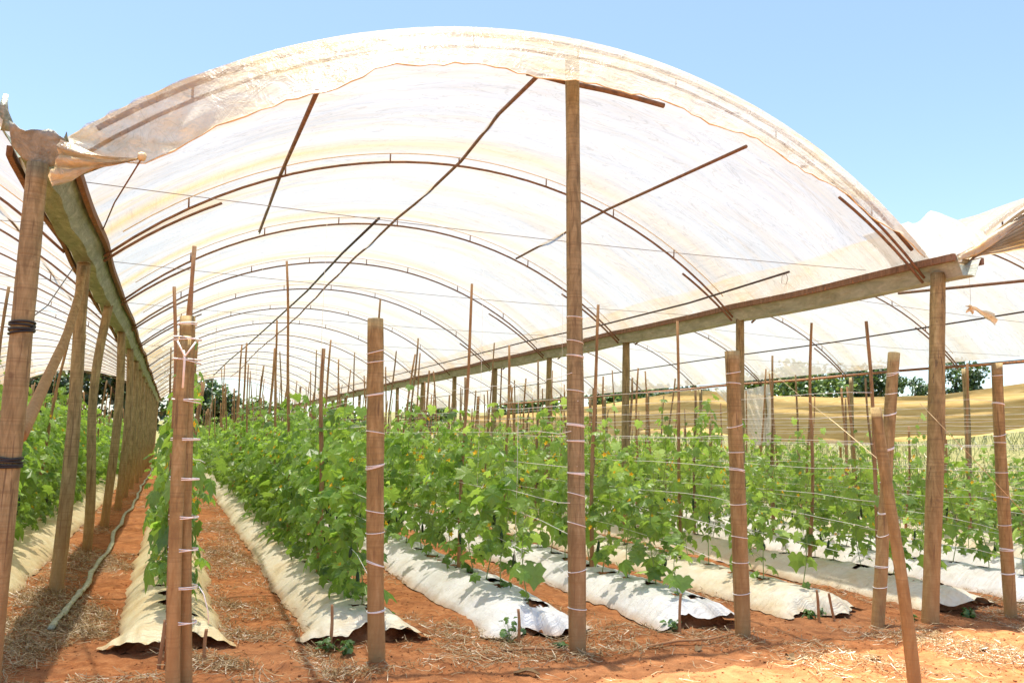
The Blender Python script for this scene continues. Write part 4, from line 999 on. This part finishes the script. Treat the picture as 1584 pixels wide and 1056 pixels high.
mb = MB(); mb.add(V, strip_mesh(V, N_+1, 13)); mb.build('net_cloth', M['net'], e)
for i, y in enumerate([13, 17, 21, 25, 29, 34, 40, 47, 55]):
    zt = float(np.interp(y, ty, tz)); mb = MB(); tube(mb, [(.35, y-12.5, gz(20.35, y)-2.1), (.35, y-12.5, zt-2+.05)], .04, 7); mb.build('net_post', M['post'], e)
# white drape hanging from the far rail
e = empty('plastic_drape', (15.5, 18.5, 3.38), 'white translucent plastic curtain hanging from the far right roof rail', 'curtain')
V = []
for i in range(31):
    t = i/30; yt = 18.45+2.9*t; yb = 18.55+.75*t
    for j in range(15):
        s = j/14; V.append((.06*math.sin(i*1.5+s*3)*(.3+s), yt+(yb-yt)*s**.8-18.5, -1.75*s-.12*math.sin(math.pi*t)*(1-s)))
mb = MB(); mb.add(V, strip_mesh(V, 31, 15)); mb.build('curtain_sheet', M['curtain'], e)

# ------------------------------------------------------------------ trees
def tree(x, y, h, cr, seed, mat, label, n=2600, name='tree', flat=.8):
    rs = np.random.RandomState(seed); z0 = gz(x, y); e = empty(name, (x, y, z0), label, 'tree', 'trees beyond the tunnels'); rg = random.Random(seed)
    mb = MB(); tube(mb, [(0, 0, -.3), (.1, 0, h*.3), (0, .1, h*.6), (.1, 0, h*.85)], [h*.035, h*.028, h*.018, h*.006], 8)
    C = []
    for i in range(11):
        a = rg.uniform(0, 6.28); rr = cr*rg.uniform(.25, .75); zz = h*rg.uniform(.42, .9); c = Vector((math.cos(a)*rr, math.sin(a)*rr, zz)); C.append((c, cr*rg.uniform(.30, .5)))
        tube(mb, [(0, 0, zz*.55), tuple(c*.55+Vector((0, 0, zz*.35))), tuple(c)], [h*.013, h*.008, h*.003], 5)
    C.append((Vector((0, 0, h*.86)), cr*.42)); mb.build('trunk', M['bark'], e)
    P_ = []
    for i in range(n):
        c, r = C[rs.randint(len(C))]; d = rs.normal(0, 1, 3); d /= np.linalg.norm(d); q = np.array(c)+d*r*rs.uniform(.45, 1.08)*np.array([1, 1, flat]); P_.append(q)
    P_ = np.array(P_); a = rs.uniform(0, 6.28, n); s = cr*rs.uniform(.05, .10, n)
    V_, F_, R_ = leaves_arrays(P_, a, rs.uniform(-.8, 1.2, n), rs.normal(0, .6, n), s, rs.uniform(0, 1, n), LTL)
    o = np_mesh('crown', V_, F_, mat, R_, smooth=False); o.parent = e; o.name = 'crown'
    return e
TR = [(-12.5, 62, 7, 3.6, 'd', 'dark tree seen low through the far end of the left tunnel'), (-8, 64, 5.5, 3.0, 'd', 'dark tree at the end of the left tunnel beside the posts'), (-3, 61, 7.2, 4.0, 'd', 'dark tree straight behind the end of the dirt path'),
      (2, 63, 5.6, 2.9, 'd', 'dark tree behind the far end of the middle tunnel'), (6.5, 66, 4.0, 2.2, 'l', 'small pale tree at the right of the tunnel end'), (14, 74, 4.0, 2.6, 'l', 'pale tree right of the far end of the right gutter'),
      (22, 72, 3.6, 2.8, 'l', 'low tree far behind the right gutter posts'), (30, 68, 3.6, 3.6, 'l', 'low green tree above the left part of the orange net'), (36, 62, 3.9, 3.9, 'l', 'broad green tree above the middle of the orange net'),
      (33, 48, 3.0, 3.0, 'd', 'low dark tree between the net and the white curtain'), (41, 50, 4.6, 2.6, 'l', 'green tree just behind the white curtain'), (40, 43.6, 4.5, 3.2, 'l', 'bright green round tree right of the white curtain'),
      (44, 42.6, 4.7, 2.6, 'd', 'wide dark tree behind the leaning end post'), (50.5, 44.6, 4.2, 1.5, 'd', 'small dark tree between leaning end post and corner post'), (52, 42.3, 5.4, 2.1, 'd', 'tallest dark tree just right of the corner post above the net')]
for i, (x, y, h, cr, k, lab) in enumerate(TR):
    tree(x, y, h, cr, 70+i, M['treeleaf' if k == 'd' else 'treelight'], lab, n=2200)
# bundle at the end of the path
e = empty('bundle', (-.45, 50, 0), 'small blue and grey bundle standing at the far end of the dirt path', 'bundle')
mb = MB(); tube(mb, [(0, 0, 0), (.02, 0, .3), (0, 0, .6), (.03, 0, .75)], [.2, .24, .2, .12], 10, True, .08, random.Random(2)); mb.build('blue_sack', M['blue'], e)
mb = MB(); tube(mb, [(.03, 0, .76), (.03, 0, .95), (.0, 0, 1.12)], [.2, .22, .1], 10, True, .1, random.Random(4)); mb.build('grey_cover', M['greycloth'], e)
